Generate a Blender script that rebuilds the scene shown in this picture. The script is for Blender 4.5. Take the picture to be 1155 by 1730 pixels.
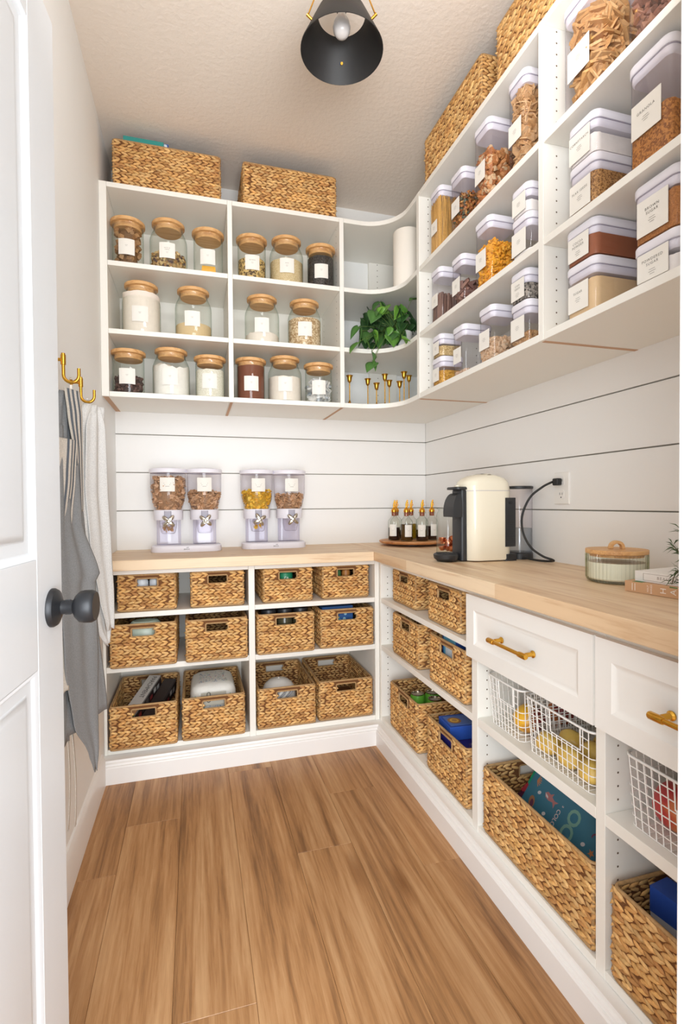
import bpy, math, random
from mathutils import Vector, Matrix, noise

for o in list(bpy.data.objects):
    bpy.data.objects.remove(o)
sc = bpy.context.scene
col = sc.collection
R = random.Random(11)
PI = math.pi
rad = math.radians

# ------------------------------------------------------------------ camera
F_PX, YAW, PITCH, ROLL = 855.68, rad(16.183), rad(-1.02), rad(-0.411)
CAM = Vector((0.3767, 0.0, 1.1491))
cd = bpy.data.cameras.new('camera')
cam = bpy.data.objects.new('camera', cd)
col.objects.link(cam)
cd.sensor_fit = 'HORIZONTAL'
cd.sensor_width = 36.0
cd.lens = F_PX * 36.0 / 1155.0
cd.clip_start = 0.02
_f0 = Vector((math.sin(YAW), math.cos(YAW), 0))
_r0 = Vector((math.cos(YAW), -math.sin(YAW), 0))
_u0 = Vector((0, 0, 1))
_f = _f0 * math.cos(PITCH) + _u0 * math.sin(PITCH)
_u = _u0 * math.cos(PITCH) - _f0 * math.sin(PITCH)
_r = _r0 * math.cos(ROLL) + _u * math.sin(ROLL)
_u2 = _u * math.cos(ROLL) - _r0 * math.sin(ROLL)
cam.matrix_world = Matrix(((_r.x, _u2.x, -_f.x, CAM.x), (_r.y, _u2.y, -_f.y, CAM.y), (_r.z, _u2.z, -_f.z, CAM.z), (0, 0, 0, 1)))
sc.camera = cam

# ------------------------------------------------------------------ world, lights, exposure
wd = bpy.data.worlds.new('world')
sc.world = wd
wd.use_nodes = True
wd.node_tree.nodes['Background'].inputs['Color'].default_value = (0.93, 0.96, 1.0, 1)
wd.node_tree.nodes['Background'].inputs['Strength'].default_value = 0.9


def area(name, loc, target, sx, sy, power, color):
    l = bpy.data.lights.new(name, 'AREA')
    l.shape = 'RECTANGLE'
    l.size, l.size_y, l.energy, l.color = sx, sy, power, color
    o = bpy.data.objects.new(name, l)
    col.objects.link(o)
    o.location = loc
    o.rotation_euler = (Vector(target) - Vector(loc)).to_track_quat('-Z', 'Y').to_euler()
    return o


# daylight of the bright room outside the doorway, behind the camera
area('daylight_from_hall', (0.2, -1.4, 1.3), (0.85, 2.4, 1.25), 2.4, 2.4, 98, (0.90, 0.955, 1.0))
# the photographer's flash, just inside the door, bounced off the ceiling
area('bounced_flash', (0.86, 0.66, 2.22), (0.80, 1.05, 2.8), 0.5, 0.4, 5.5, (0.97, 0.98, 1.0))
sc.view_settings.view_transform = 'Standard'
sc.view_settings.look = 'None'
sc.view_settings.gamma = 1.0
sc.view_settings.exposure = 1.04
sc.view_settings.use_curve_mapping = False
sc.cycles.max_bounces = 10
sc.cycles.diffuse_bounces = 6
sc.cycles.transparent_max_bounces = 40
sc.cycles.caustics_reflective = False
sc.cycles.caustics_refractive = False
sc.cycles.sample_clamp_indirect = 6.0

# ------------------------------------------------------------------ materials


def lin(h):
    h = h.lstrip('#')
    c = [int(h[i:i + 2], 16) / 255 for i in (0, 2, 4)]
    return tuple((x / 12.92 if x <= .04045 else ((x + .055) / 1.055) ** 2.4) for x in c) + (1,)


class NT:
    def __init__(s, name):
        s.m = bpy.data.materials.new(name)
        s.m.use_nodes = True
        s.t = s.m.node_tree
        s.b = s.t.nodes['Principled BSDF']
        s.out = s.t.nodes['Material Output']

    def n(s, kind, **kw):
        nd = s.t.nodes.new(kind)
        for k, v in kw.items():
            if k in nd.inputs:
                nd.inputs[k].default_value = v
            else:
                setattr(nd, k, v)
        return nd

    def l(s, a, b):
        s.t.links.new(a, b)

    def ramp(s, fac, stops):
        r = s.t.nodes.new('ShaderNodeValToRGB')
        e = r.color_ramp.elements
        while len(e) < len(stops):
            e.new(0.5)
        for i, (p, c) in enumerate(stops):
            e[i].position = p
            e[i].color = c
        s.l(fac, r.inputs[0])
        return r.outputs[0]

    def coords(s, scale=(1, 1, 1), kind='Object'):
        tc = s.t.nodes.new('ShaderNodeTexCoord')
        mp = s.t.nodes.new('ShaderNodeMapping')
        mp.inputs['Scale'].default_value = scale
        s.l(tc.outputs[kind], mp.inputs[0])
        return mp.outputs[0]

    def noise(s, vec, scale, detail=4, rough=.55, dist=0.0):
        nd = s.n('ShaderNodeTexNoise', Scale=scale, Detail=detail, Roughness=rough, Distortion=dist)
        s.l(vec, nd.inputs['Vector'])
        return nd.outputs[0]

    def bump(s, h, strength=.2, dist=.002):
        b = s.n('ShaderNodeBump', Strength=strength, Distance=dist)
        s.l(h, b.inputs['Height'])
        s.l(b.outputs[0], s.b.inputs['Normal'])

    def mix(s, fac, a, b, mode='MIX'):
        m = s.t.nodes.new('ShaderNodeMix')
        m.data_type = 'RGBA'
        m.blend_type = mode
        for v, i in ((fac, 0), (a, 6), (b, 7)):
            if isinstance(v, (int, float, tuple)):
                m.inputs[i].default_value = v
            else:
                s.l(v, m.inputs[i])
        return m.outputs[2]


def plain(name, hexc, rough=.5, metal=0.0, spec=.5, bump=None):
    t = NT(name)
    t.b.inputs['Base Color'].default_value = lin(hexc)
    t.b.inputs['Roughness'].default_value = rough
    t.b.inputs['Metallic'].default_value = metal
    t.b.inputs['Specular IOR Level'].default_value = spec
    if bump:
        t.bump(t.noise(t.coords(), bump[0], 3), bump[1], bump[2])
    return t.m


M = {}
M['wall'] = plain('wall_paint', '#F0F0EE', .75, bump=(90, .25, .0015))
M['shiplap'] = plain('shiplap_paint', '#F1EFEC', .5)
M['gap'] = plain('shiplap_gap', '#A39D92', .9)
M['ceil'] = plain('ceiling_texture', '#EADFD3', .9, bump=(55, .55, .004))
M['melamine'] = plain('white_melamine', '#EFECE4', .42)
M['lacquer'] = plain('white_lacquer', '#F0EDE7', .35)
M['trim'] = plain('trim_paint', '#F0EEEB', .35)
M['door'] = plain('door_paint', '#DDE0E3', .38)
M['raw'] = plain('raw_chipboard', '#C8A386', .9, bump=(250, .5, .001))
M['hole'] = plain('pin_hole_dark', '#6A5A4A', .9)
M['black'] = plain('matte_black_metal', '#2A2B2E', .42, .3)
M['shade'] = plain('black_shade_enamel', '#1E1C1B', .55)
M['blackp'] = plain('black_plastic', '#2B2C2E', .45)
M['rubber'] = plain('cord_rubber', '#242424', .6)
M['cream'] = plain('cream_gloss_plastic', '#EFE7D2', .16)
M['lid'] = plain('pale_lilac_plastic', '#E9E6EE', .4)
M['gasket'] = plain('grey_gasket', '#A9A4B0', .5)
M['label'] = plain('label_paper', '#ECE8E0', .6)
M['ink'] = plain('label_ink', '#77726B', .8)
M['dark_ink'] = plain('dark_ink', '#3A322D', .8)
M['chrome'] = plain('brushed_nickel', '#C9C1B2', .25, 1.0)
M['bulb'] = plain('frosted_bulb', '#D8D3D0', .25)
M['wire'] = plain('white_coated_wire', '#F4F1EC', .35)
M['paper'] = plain('paper_towel', '#F1EADF', .95, bump=(160, .3, .001))
M['ceramic'] = plain('white_ceramic', '#E9E7E4', .25)
M['soil'] = plain('potting_soil', '#3A2A1E', .95)
M['wax'] = plain('candle_wax', '#F7F4E8', .5)
M['plate'] = plain('outlet_plastic', '#F0EDE8', .3)


def brass():
    t = NT('satin_brass')
    t.b.inputs['Metallic'].default_value = 1
    t.b.inputs['Base Color'].default_value = lin('#D9A441')
    t.b.inputs['Roughness'].default_value = .26
    return t.m


M['brass'] = brass()
M['gold'] = plain('gold_pourer', '#E3A23A', .22, 1.0)
M['copper'] = plain('copper_foil', '#C97B52', .3, 1.0)


def wood(name, dark, mid, light, axis='y', scale=1.0, rough=.5, rand=0.0, knots=False):
    t = NT(name)
    s = {'x': (1.2, 14, 14), 'y': (16, .75, 14), 'z': (14, 14, 1.2)}[axis]
    v = t.coords(tuple(k * scale for k in s))
    if rand:
        oi = t.n('ShaderNodeObjectInfo')
        add = t.n('ShaderNodeVectorMath', operation='ADD')
        sc_ = t.n('ShaderNodeVectorMath', operation='SCALE')
        cmb = t.n('ShaderNodeCombineXYZ')
        for i in range(3):
            t.l(oi.outputs['Random'], cmb.inputs[i])
        t.l(cmb.outputs[0], sc_.inputs[0])
        sc_.inputs['Scale'].default_value = 57.0
        t.l(v, add.inputs[0])
        t.l(sc_.outputs[0], add.inputs[1])
        v = add.outputs[0]
    n1 = t.noise(v, 1.1, 5, .6, .9)
    n2 = t.noise(v, 6.5, 5, .7, .3)
    mx = t.mix(.42 if knots else .35, n1, n2)
    c = t.ramp(mx, [(.38, lin(dark)), (.48, lin(mid)), (.60, lin(light))])
    if rand:
        hsv = t.n('ShaderNodeHueSaturation')
        mr = t.n('ShaderNodeMapRange')
        mr.inputs['To Min'].default_value = 1 - rand
        mr.inputs['To Max'].default_value = 1 + rand
        t.l(oi.outputs['Random'], mr.inputs['Value'])
        t.l(mr.outputs[0], hsv.inputs['Value'])
        t.l(c, hsv.inputs['Color'])
        c = hsv.outputs[0]
    if knots:
        vv = t.coords((5.2, 1.5, 1))
        if rand:
            add2 = t.n('ShaderNodeVectorMath', operation='ADD')
            t.l(vv, add2.inputs[0])
            t.l(sc_.outputs[0], add2.inputs[1])
            vv = add2.outputs[0]
        vo = t.n('ShaderNodeTexVoronoi', Scale=.95)
        t.l(vv, vo.inputs['Vector'])
        k = t.ramp(vo.outputs['Distance'], [(.0, (.9, .9, .9, 1)), (.045, (.55, .55, .55, 1)), (.15, (0, 0, 0, 1))])
        c = t.mix(k, c, lin('#70441F'))
    t.l(c, t.b.inputs['Base Color'])
    t.b.inputs['Roughness'].default_value = rough
    t.bump(n2, .08, .001)
    return t.m


M['floor'] = wood('oak_plank', '#7F5937', '#AA7C50', '#C49A6E', 'y', .62, .42, .055, True)
M['bamboo'] = wood('bamboo_lid', '#BE8850', '#D5A269', '#E2B67E', 'x', 2.2, .5)
M['susan'] = wood('acacia_board', '#A9683A', '#C48650', '#D59C68', 'x', 1.5, .5)


def butcher(name, axis):
    t = NT(name)
    v = t.coords((1, 1, 1))
    br = t.n('ShaderNodeTexBrick', Scale=1.0)
    br.offset = .37
    br.inputs['Mortar Size'].default_value = 0.0
    br.inputs['Brick Width'].default_value = .62
    br.inputs['Row Height'].default_value = .043
    br.inputs['Color1'].default_value = lin('#E0C09A')
    br.inputs['Color2'].default_value = lin('#EFD7B6')
    br.inputs['Bias'].default_value = -.1
    if axis == 'y':
        mp = t.n('ShaderNodeMapping')
        mp.inputs['Rotation'].default_value = (0, 0, PI / 2)
        t.l(v, mp.inputs[0])
        t.l(mp.outputs[0], br.inputs['Vector'])
    else:
        t.l(v, br.inputs['Vector'])
    g = t.noise(t.coords((2, 26, 26) if axis == 'x' else (26, 2, 26)), 1.3, 5, .6, .6)
    gr = t.ramp(g, [(.3, lin('#C39A6E')), (.5, (.93, .93, .93, 1)), (.75, (1, 1, 1, 1))])
    c = t.mix(.55, br.outputs['Color'], gr, 'MULTIPLY')
    vo = t.n('ShaderNodeTexVoronoi', Scale=1.0)
    t.l(t.coords((3, 9, 9) if axis == 'x' else (9, 3, 9)), vo.inputs['Vector'])
    k = t.ramp(vo.outputs['Distance'], [(0, (.8, .8, .8, 1)), (.035, (.5, .5, .5, 1)), (.07, (0, 0, 0, 1))])
    c = t.mix(k, c, lin('#8F6238'))
    t.l(c, t.b.inputs['Base Color'])
    t.b.inputs['Roughness'].default_value = .45
    return t.m


M['butcher_x'] = butcher('butcher_block_back', 'x')
M['butcher_y'] = butcher('butcher_block_right', 'y')


def vcol(name, rough=.6, nscale=60, namt=.35, bump=.3, spec=.4, coat=0.0):
    """base colour from the mesh's own colour attribute, broken up by fine noise"""
    t = NT(name)
    a = t.n('ShaderNodeVertexColor', layer_name='col')
    n = t.noise(t.coords(), nscale, 3)
    r = t.ramp(n, [(.3, (1 - namt, 1 - namt, 1 - namt, 1)), (.7, (1, 1, 1, 1))])
    c = t.mix(1.0, a.outputs[0], r, 'MULTIPLY')
    t.l(c, t.b.inputs['Base Color'])
    t.b.inputs['Roughness'].default_value = rough
    t.b.inputs['Specular IOR Level'].default_value = spec
    t.b.inputs['Coat Weight'].default_value = coat
    if bump:
        t.bump(n, bump, .001)
    return t.m


M['straw'] = vcol('water_hyacinth', .62, 130, .28, .3)
M['food'] = vcol('dry_food', .6, 150, .2, .2)
M['fruit'] = vcol('fruit_skin', .35, 40, .12, .05)
M['print'] = vcol('printed_card', .45, 5, .02, 0)
M['leaf'] = vcol('pothos_leaf', .38, 30, .18, .08)
M['linen'] = vcol('woven_linen', .9, 420, .3, .35)
M['core'] = plain('dark_basket_backing', '#6E4521', .85, bump=(120, .6, .002))  # dark brown puts the shade of gaps between braids into the colour


def powder(name, c1, c2=None, scale=300, rough=.85):
    t = NT(name)
    if c2:
        n = t.n('ShaderNodeTexVoronoi', Scale=scale)
        t.l(t.coords(), n.inputs['Vector'])
        sep = t.n('ShaderNodeSeparateColor')
        t.l(n.outputs['Color'], sep.inputs[0])
        t.l(t.ramp(sep.outputs[0], [(.15, lin(c2)), (.75, lin(c1))]), t.b.inputs['Base Color'])
        t.bump(n.outputs['Distance'], .5, .0015)
    else:
        n = t.noise(t.coords(), 70, 3)
        t.l(t.ramp(n, [(.2, tuple(x * .93 for x in lin(c1)[:3]) + (1,)), (.8, lin(c1))]), t.b.inputs['Base Color'])
    t.b.inputs['Roughness'].default_value = rough
    return t.m


def clear(name, tint, edge, refl=.9, rough=.03):
    """thin clear wall: sees through, reflects more at glancing angles, slightly tinted at grazing angles"""
    t = NT(name)
    lw = t.n('ShaderNodeLayerWeight', Blend=.5)
    pw = t.n('ShaderNodeMath', operation='POWER')
    t.l(lw.outputs['Facing'], pw.inputs[0])
    pw.inputs[1].default_value = 3.0
    tr = t.n('ShaderNodeBsdfTransparent')
    t.l(t.mix(pw.outputs[0], lin(tint), lin(edge)), tr.inputs[0])
    gl = t.n('ShaderNodeBsdfGlossy', Roughness=rough)
    mu = t.n('ShaderNodeMapRange')
    t.l(pw.outputs[0], mu.inputs['Value'])
    mu.inputs['To Min'].default_value = .045 * refl
    mu.inputs['To Max'].default_value = .55 * refl
    ms = t.n('ShaderNodeMixShader')
    t.l(mu.outputs[0], ms.inputs[0])
    t.l(tr.outputs[0], ms.inputs[1])
    t.l(gl.outputs[0], ms.inputs[2])
    t.l(ms.outputs[0], t.out.inputs[0])
    return t.m


M['glass'] = clear('jar_glass', '#FEFFFD', '#CBD6CC', .8)
M['acrylic'] = clear('clear_acrylic', '#FDFCFE', '#D8D4DA', .7)
M['oil'] = clear('olive_oil', '#B79A12', '#6A5405', .6)
M['water'] = clear('water', '#EDF2F4', '#C9D3D6', .8)
M['smoke'] = clear('pale_lilac_clear_plastic', '#F8F7FD', '#DCDAEC', .7)

# ------------------------------------------------------------------ mesh helpers


class MB:
    def __init__(s):
        s.v, s.f, s.c = [], [], []

    def add(s, vs, fs, c=None, mat=None):
        b = len(s.v)
        for p in vs:
            p = Vector(p)
            if mat is not None:
                p = mat @ p
            s.v.append(p)
            s.c.append(c or (1, 1, 1, 1))
        s.f += [tuple(b + i for i in f) for f in fs]
        return s

    def box(s, x0, x1, y0, y1, z0, z1, c=None, mat=None):
        vs = [(x, y, z) for z in (z0, z1) for y in (y0, y1) for x in (x0, x1)]
        return s.add(vs, [(0, 2, 3, 1), (4, 5, 7, 6), (0, 1, 5, 4), (2, 6, 7, 3), (0, 4, 6, 2), (1, 3, 7, 5)], c, mat)

    def lathe(s, prof, n=32, c=None, mat=None, close=False):
        vs, fs, rings = [], [], []
        for r, z in prof:
            if r < 1e-6:
                rings.append([len(vs)])
                vs.append((0, 0, z))
            else:
                rings.append(list(range(len(vs), len(vs) + n)))
                vs += [(r * math.cos(2 * PI * k / n), r * math.sin(2 * PI * k / n), z) for k in range(n)]
        prs = list(zip(rings, rings[1:]))
        if close:
            prs.append((rings[-1], rings[0]))
        for a, b in prs:
            for k in range(n):
                k2 = (k + 1) % n
                if len(a) == 1 and len(b) == 1:
                    continue
                if len(a) == 1:
                    fs.append((a[0], b[k2], b[k]))
                elif len(b) == 1:
                    fs.append((a[k], a[k2], b[0]))
                else:
                    fs.append((a[k], a[k2], b[k2], b[k]))
        return s.add(vs, fs, c, mat)

    def tube(s, pts, r, n=8, closed=False, c=None, mat=None):
        pts = [Vector(p) for p in pts]
        m = len(pts)
        rs = r if isinstance(r, (list, tuple)) else [r] * m
        vs, fs = [], []
        up = None
        for i, p in enumerate(pts):
            a = pts[(i - 1) % m] if (closed or i > 0) else p
            b = pts[(i + 1) % m] if (closed or i < m - 1) else p
            d = (b - a)
            d = d.normalized() if d.length > 1e-9 else Vector((0, 0, 1))
            if up is None:
                up = d.orthogonal().normalized()
            else:
                up = (up - d * up.dot(d))
                up = up.normalized() if up.length > 1e-6 else d.orthogonal().normalized()
            w = d.cross(up)
            for k in range(n):
                t = 2 * PI * k / n
                vs.append(p + (up * math.cos(t) + w * math.sin(t)) * rs[i])
        for i in range(m if closed else m - 1):
            j = (i + 1) % m
            for k in range(n):
                k2 = (k + 1) % n
                fs.append((i * n + k, i * n + k2, j * n + k2, j * n + k))
        if not closed:
            fs.append(tuple(range(n - 1, -1, -1)))
            fs.append(tuple((m - 1) * n + k for k in range(n)))
        return s.add(vs, fs, c, mat)

    def loft(s, loops, cap0=True, cap1=True, c=None, mat=None):
        n = len(loops[0])
        vs = [p for lp in loops for p in lp]
        fs = []
        for i in range(len(loops) - 1):
            for k in range(n):
                k2 = (k + 1) % n
                fs.append((i * n + k, i * n + k2, (i + 1) * n + k2, (i + 1) * n + k))
        if cap0:
            fs.append(tuple(range(n - 1, -1, -1)))
        if cap1:
            fs.append(tuple((len(loops) - 1) * n + k for k in range(n)))
        return s.add(vs, fs, c, mat)

    def rprism(s, x0, x1, y0, y1, r, levels, seg=5, c=None, mat=None, cap0=True, cap1=True):
        return s.loft([rrect(x0 + i, x1 - i, y0 + i, y1 - i, max(r - i, .0008), z, seg) for z, i in levels], cap0, cap1, c, mat)

    def grid(s, P, c=None, mat=None):
        m, n = len(P), len(P[0])
        b = len(s.v)
        for row in P:
            for q in row:
                q = Vector(q)
                s.v.append(mat @ q if mat is not None else q)
        s.c += [c or (1, 1, 1, 1)] * (m * n) if not callable(c) else [c(i, j) for i in range(m) for j in range(n)]
        s.f += [(b + i * n + j, b + i * n + j + 1, b + (i + 1) * n + j + 1, b + (i + 1) * n + j) for i in range(m - 1) for j in range(n - 1)]
        return s

    def mesh(s, name, mat, smooth=None, attr=False):
        me = bpy.data.meshes.new(name)
        me.from_pydata([tuple(p) for p in s.v], [], s.f)
        if attr:
            a = me.color_attributes.new('col', 'FLOAT_COLOR', 'POINT')
            buf = []
            for c in s.c:
                buf += list(c)[:3] + [1]
            a.data.foreach_set('color', buf)
        if smooth is not None:
            me.shade_smooth()
            if smooth < 179:
                me.set_sharp_from_angle(angle=rad(smooth))
        me.materials.append(mat)
        me.update()
        return me


def rrect(x0, x1, y0, y1, r, z, seg=5):
    out = []
    for cx, cy, a0 in ((x1 - r, y1 - r, 0), (x0 + r, y1 - r, 90), (x0 + r, y0 + r, 180), (x1 - r, y0 + r, 270)):
        for k in range(seg + 1):
            a = rad(a0 + 90 * k / seg)
            out.append((cx + r * math.cos(a), cy + r * math.sin(a), z))
    return out


def link(name, me, parent=None, loc=None, rot=None):
    o = bpy.data.objects.new(name, me)
    col.objects.link(o)
    if parent is not None:
        o.parent = parent
    if loc is not None:
        o.location = loc
    if rot is not None:
        o.rotation_euler = rot
    return o


def obj(name, mb, mat, parent=None, smooth=None, bevel=0, loc=None, rot=None, attr=False, kind=None, label=None):
    m = M[mat] if isinstance(mat, str) else mat
    o = link(name, mb.mesh(name, m, smooth, attr), parent, loc, rot)
    if bevel:
        b = o.modifiers.new('soft_edge', 'BEVEL')
        b.width = bevel
        b.segments = 2
        b.limit_method = 'ANGLE'
        b.angle_limit = rad(50)
    if kind:
        o['kind'] = kind
    if label:
        o['label'] = label
    return o


def thing(name, label, cat, loc=(0, 0, 0), rz=0.0, group=None, rot=None):
    o = bpy.data.objects.new(name, None)
    o.empty_display_size = .05
    col.objects.link(o)
    o.location = loc
    o.rotation_euler = rot or (0, 0, rz)
    o['label'] = label
    o['category'] = cat
    if group:
        o['group'] = group
    return o


def tag(o, label, cat, group=None):
    o['label'] = label
    o['category'] = cat
    if group:
        o['group'] = group
    return o


def struct(name, mb, mat, **k):
    return obj(name, mb, mat, kind='structure', **k)


def copy_tree(o, parent=None):
    c = o.copy()
    col.objects.link(c)
    if parent is not None:
        c.parent = parent
    for ch in list(o.children):
        copy_tree(ch, c)
    return c


_txt = {}


def text(mb, s, size, xform, space=1.0, align='CENTER', bold=0.0):
    """lettering as mesh; xform maps (x, y, 0) of the flat text to the surface"""
    key = (s, space, align, bold)
    if key not in _txt:
        cu = bpy.data.curves.new('lettering', 'FONT')
        cu.body = s
        cu.size = 1
        cu.align_x = align
        cu.align_y = 'CENTER'
        cu.space_character = space
        cu.resolution_u = 3
        cu.offset = bold
        o = bpy.data.objects.new('lettering', cu)
        col.objects.link(o)
        me = bpy.data.meshes.new_from_object(o.evaluated_get(bpy.context.evaluated_depsgraph_get()))
        _txt[key] = ([tuple(v.co) for v in me.vertices], [tuple(p.vertices) for p in me.polygons])
        bpy.data.objects.remove(o)
        bpy.data.curves.remove(cu)
        bpy.data.meshes.remove(me)
    vs, fs = _txt[key]
    mb.add([xform(x * size, y * size, 0) for x, y, z in vs], fs)
    return mb


# ------------------------------------------------------------------ dimensions
W, YB, ZC = 1.691, 2.745, 2.80
YU, XU = 2.370, 1.344           # front planes of the wall cabinets
YL, XL = 2.307, 1.231           # front planes of the base cabinets
YF = 0.36                       # inner face of the wall with the door
T = .021
SH = [1.636, 1.905, 2.195]      # shelf tops of the wall cabinets
ZB, ZT = 1.614, 2.526

# ------------------------------------------------------------------ room shell
fl = struct('floor', MB().box(-.1, W + .1, -.3, YB + .1, -.06, -.012), 'gap')
x_edges = [-.058 + .186 * k for k in range(-1, 11)]
joints = {0: [1.69], 1: [1.93, .70], 2: [1.157], 3: [2.195, .94], 4: [1.62, .40], 5: [1.92, .75], 6: [1.45]}
for k in range(11):
    xa, xb = max(x_edges[k], -.02), min(x_edges[k + 1], W)
    if xb - xa < .01:
        continue
    ys = [-.28] + sorted(joints.get(k - 1, [R.uniform(.9, 1.9)])) + [YB]
    for ya, yb in zip(ys, ys[1:]):
        hx, hy = (xb - xa) / 2 - .0003, (yb - ya) / 2 - .0003
        p = MB().rprism(-hx, hx, -hy, hy, .001, [(-.012, 0), (-.0008, 0), (0, .0007)], 1)
        obj('plank', p, 'floor', fl, loc=((xa + xb) / 2, (ya + yb) / 2, 0))

struct('ceiling', MB().box(-.1, W + .1, YF - .12, YB + .1, ZC, ZC + .06), 'ceil')
struct('wall_left', MB().box(-.1, 0, YF - .12, YB + .1, 0, ZC), 'wall')
wb = struct('wall_back', MB().box(0, W, YB + .012, YB + .1, 0, ZC), 'gap')
wr = struct('wall_right', MB().box(W + .012, W + .1, YF - .12, YB + .1, 0, ZC), 'gap')
for z0, z1 in ((0, .90), (.90, 1.117), (1.117, 1.31), (1.31, 1.502), (1.502, 1.694)):
    g = .0022
    obj('shiplap_board', MB().box(0, W, YB, YB + .0125, z0 + g, z1 - g), 'shiplap', wb, bevel=.0012)
    obj('shiplap_board', MB().box(W, W + .0125, YF, YB, z0 + g, z1 - g), 'shiplap', wr, bevel=.0012)
obj('upper_panel', MB().box(0, W, YB, YB + .0125, 1.697, ZC), 'wall', wb)
obj('upper_panel', MB().box(W, W + .0125, YF, YB, 1.697, ZC), 'wall', wr)
JX = .814
wf = MB().box(-.1, .062, YF - .12, YF, 0, ZC).box(JX + .018, W + .1, YF - .12, YF, 0, ZC).box(.062, JX + .018, YF - .12, YF, 2.07, ZC)
struct('wall_front', wf, 'wall')
tr = struct('trim_1', MB().box(JX, JX + .018, YF - .125, YF + .0, 0, 2.07), 'trim', bevel=.002)
obj('door_stop', MB().box(JX - .009, JX, YF - .10, YF - .045, 0, 2.06), 'trim', tr, bevel=.002)
obj('strike_plate', MB().box(JX - .0015, JX, YF - .04, YF - .008, .945, 1.0), 'black', tr)
struct('trim_2', MB().box(JX + .006, JX + .07, YF, YF + .016, 0, 2.13), 'trim', bevel=.003)
struct('trim_3', MB().box(.052, .062, YF - .125, YF + .0, 0, 2.07), 'trim', bevel=.002)


def base_profile(pts_fn, top=.092):
    # moulded skirting: flat face with a stepped top
    return [pts_fn(d, z) for d, z in ((-.03, 0), (.050, 0), (.050, .066), (.047, .071), (.042, .073), (.040, .080), (.034, .084), (.032, top), (-.03, top))]


def base_run(name, loops):
    mb = MB().loft(loops)
    return struct(name, mb, 'trim', smooth=25)


yk, xk = 2.290, 1.236
base_run('baseboard_back', [base_profile(lambda d, z, X=X, m=m: (X - m * d, yk - d, z)) for X, m in ((0.0, 0), (xk, 1))])
base_run('baseboard_right', [base_profile(lambda d, z, Y=Y, m=m: (xk - d, Y - m * d, z)) for Y, m in ((yk, 1), (YF, 0))])
base_run('baseboard_left', [[(d, Y, z) for d, z in ((0, 0), (.014, 0), (.014, .105), (.010, .118), (.006, .13), (0, .133))] for Y in (2.238, YF)])

# ------------------------------------------------------------------ the open door
E0 = Vector((.137, 1.05, 0))
DV = Vector((-.086, -.9963, 0)).normalized()
DN = Vector((-DV.y, DV.x, 0))      # face towards the room
if DN.x < 0:
    DN = -DN
DM = Matrix(((DV.x, DN.x, 0, E0.x), (DV.y, DN.y, 0, E0.y), (0, 0, 1, 0), (0, 0, 0, 1)))  # local x = from free edge to hinge, y = out of face
dw, dh, dt = .71, 2.028, .035
door = struct('door_1', MB().box(0, dw, -dt, -.0105, .008, dh, mat=DM), 'door')


def door_bar(a, b, z0, z1, nm):
    obj(nm, MB().box(a, b, -.0107, 0, z0, z1, mat=DM), 'door', door, bevel=.0015)


P1 = (.116, dw - .116, 1.06, 1.935)
P2 = (.116, dw - .116, .26, .878)
door_bar(0, .116, .008, dh, 'stile')
door_bar(dw - .116, dw, .008, dh, 'stile')
door_bar(.116, dw - .116, 1.935, dh, 'rail')
door_bar(.116, dw - .116, .878, 1.06, 'rail')
door_bar(.116, dw - .116, .008, .26, 'rail')
for a, b, z0, z1 in (P1, P2):
    steps = [(0, -.0005), (.007, -.0028), (.012, -.0075), (.030, -.0085), (.034, -.0055), (.045, -.0040)]
    loops = [[(a + i, y, z0 + i), (b - i, y, z0 + i), (b - i, y, z1 - i), (a + i, y, z1 - i)] for i, y in steps]
    obj('raised_panel', MB().loft(loops, False, True, mat=DM), 'door', door, smooth=30)
kn = obj('door_knob', MB().lathe([(0, 0), (.034, 0), (.034, .004), (.031, .009), (.022, .013), (.0125, .017), (.012, .034), (.013, .036), (.021, .040), (.0275, .047), (.029, .055), (.029, .066), (.0265, .071), (.025, .0725), (.0, .0725)], 40),
         'black', door, smooth=35)
kn.matrix_world = Matrix.Translation(E0 + DV * .052 + Vector((0, 0, .968))) @ DN.to_track_quat('Z', 'Y').to_matrix().to_4x4()
obj('thumb_turn', MB().box(-.002, .002, -.0132, .0132, .022, .031), 'black', kn)

# ------------------------------------------------------------------ wall cabinets


def pin_holes(par, pts, nrm, r=.0026, kind='stuff'):
    mb = MB()
    q = Vector(nrm).to_track_quat('Z', 'Y').to_matrix().to_4x4()
    for p in pts:
        mb.add([(0, 0, .0004)] + [(r * math.cos(a * PI / 4), r * math.sin(a * PI / 4), .0004) for a in range(8)],
               [(0, 1 + k, 1 + (k + 1) % 8) for k in range(8)], mat=Matrix.Translation(p) @ q)
    obj('pin_holes', mb, 'hole', par, kind=kind)


hz = [ZB + .05 + .032 * k for k in range(27)]
BV = .0012


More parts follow.
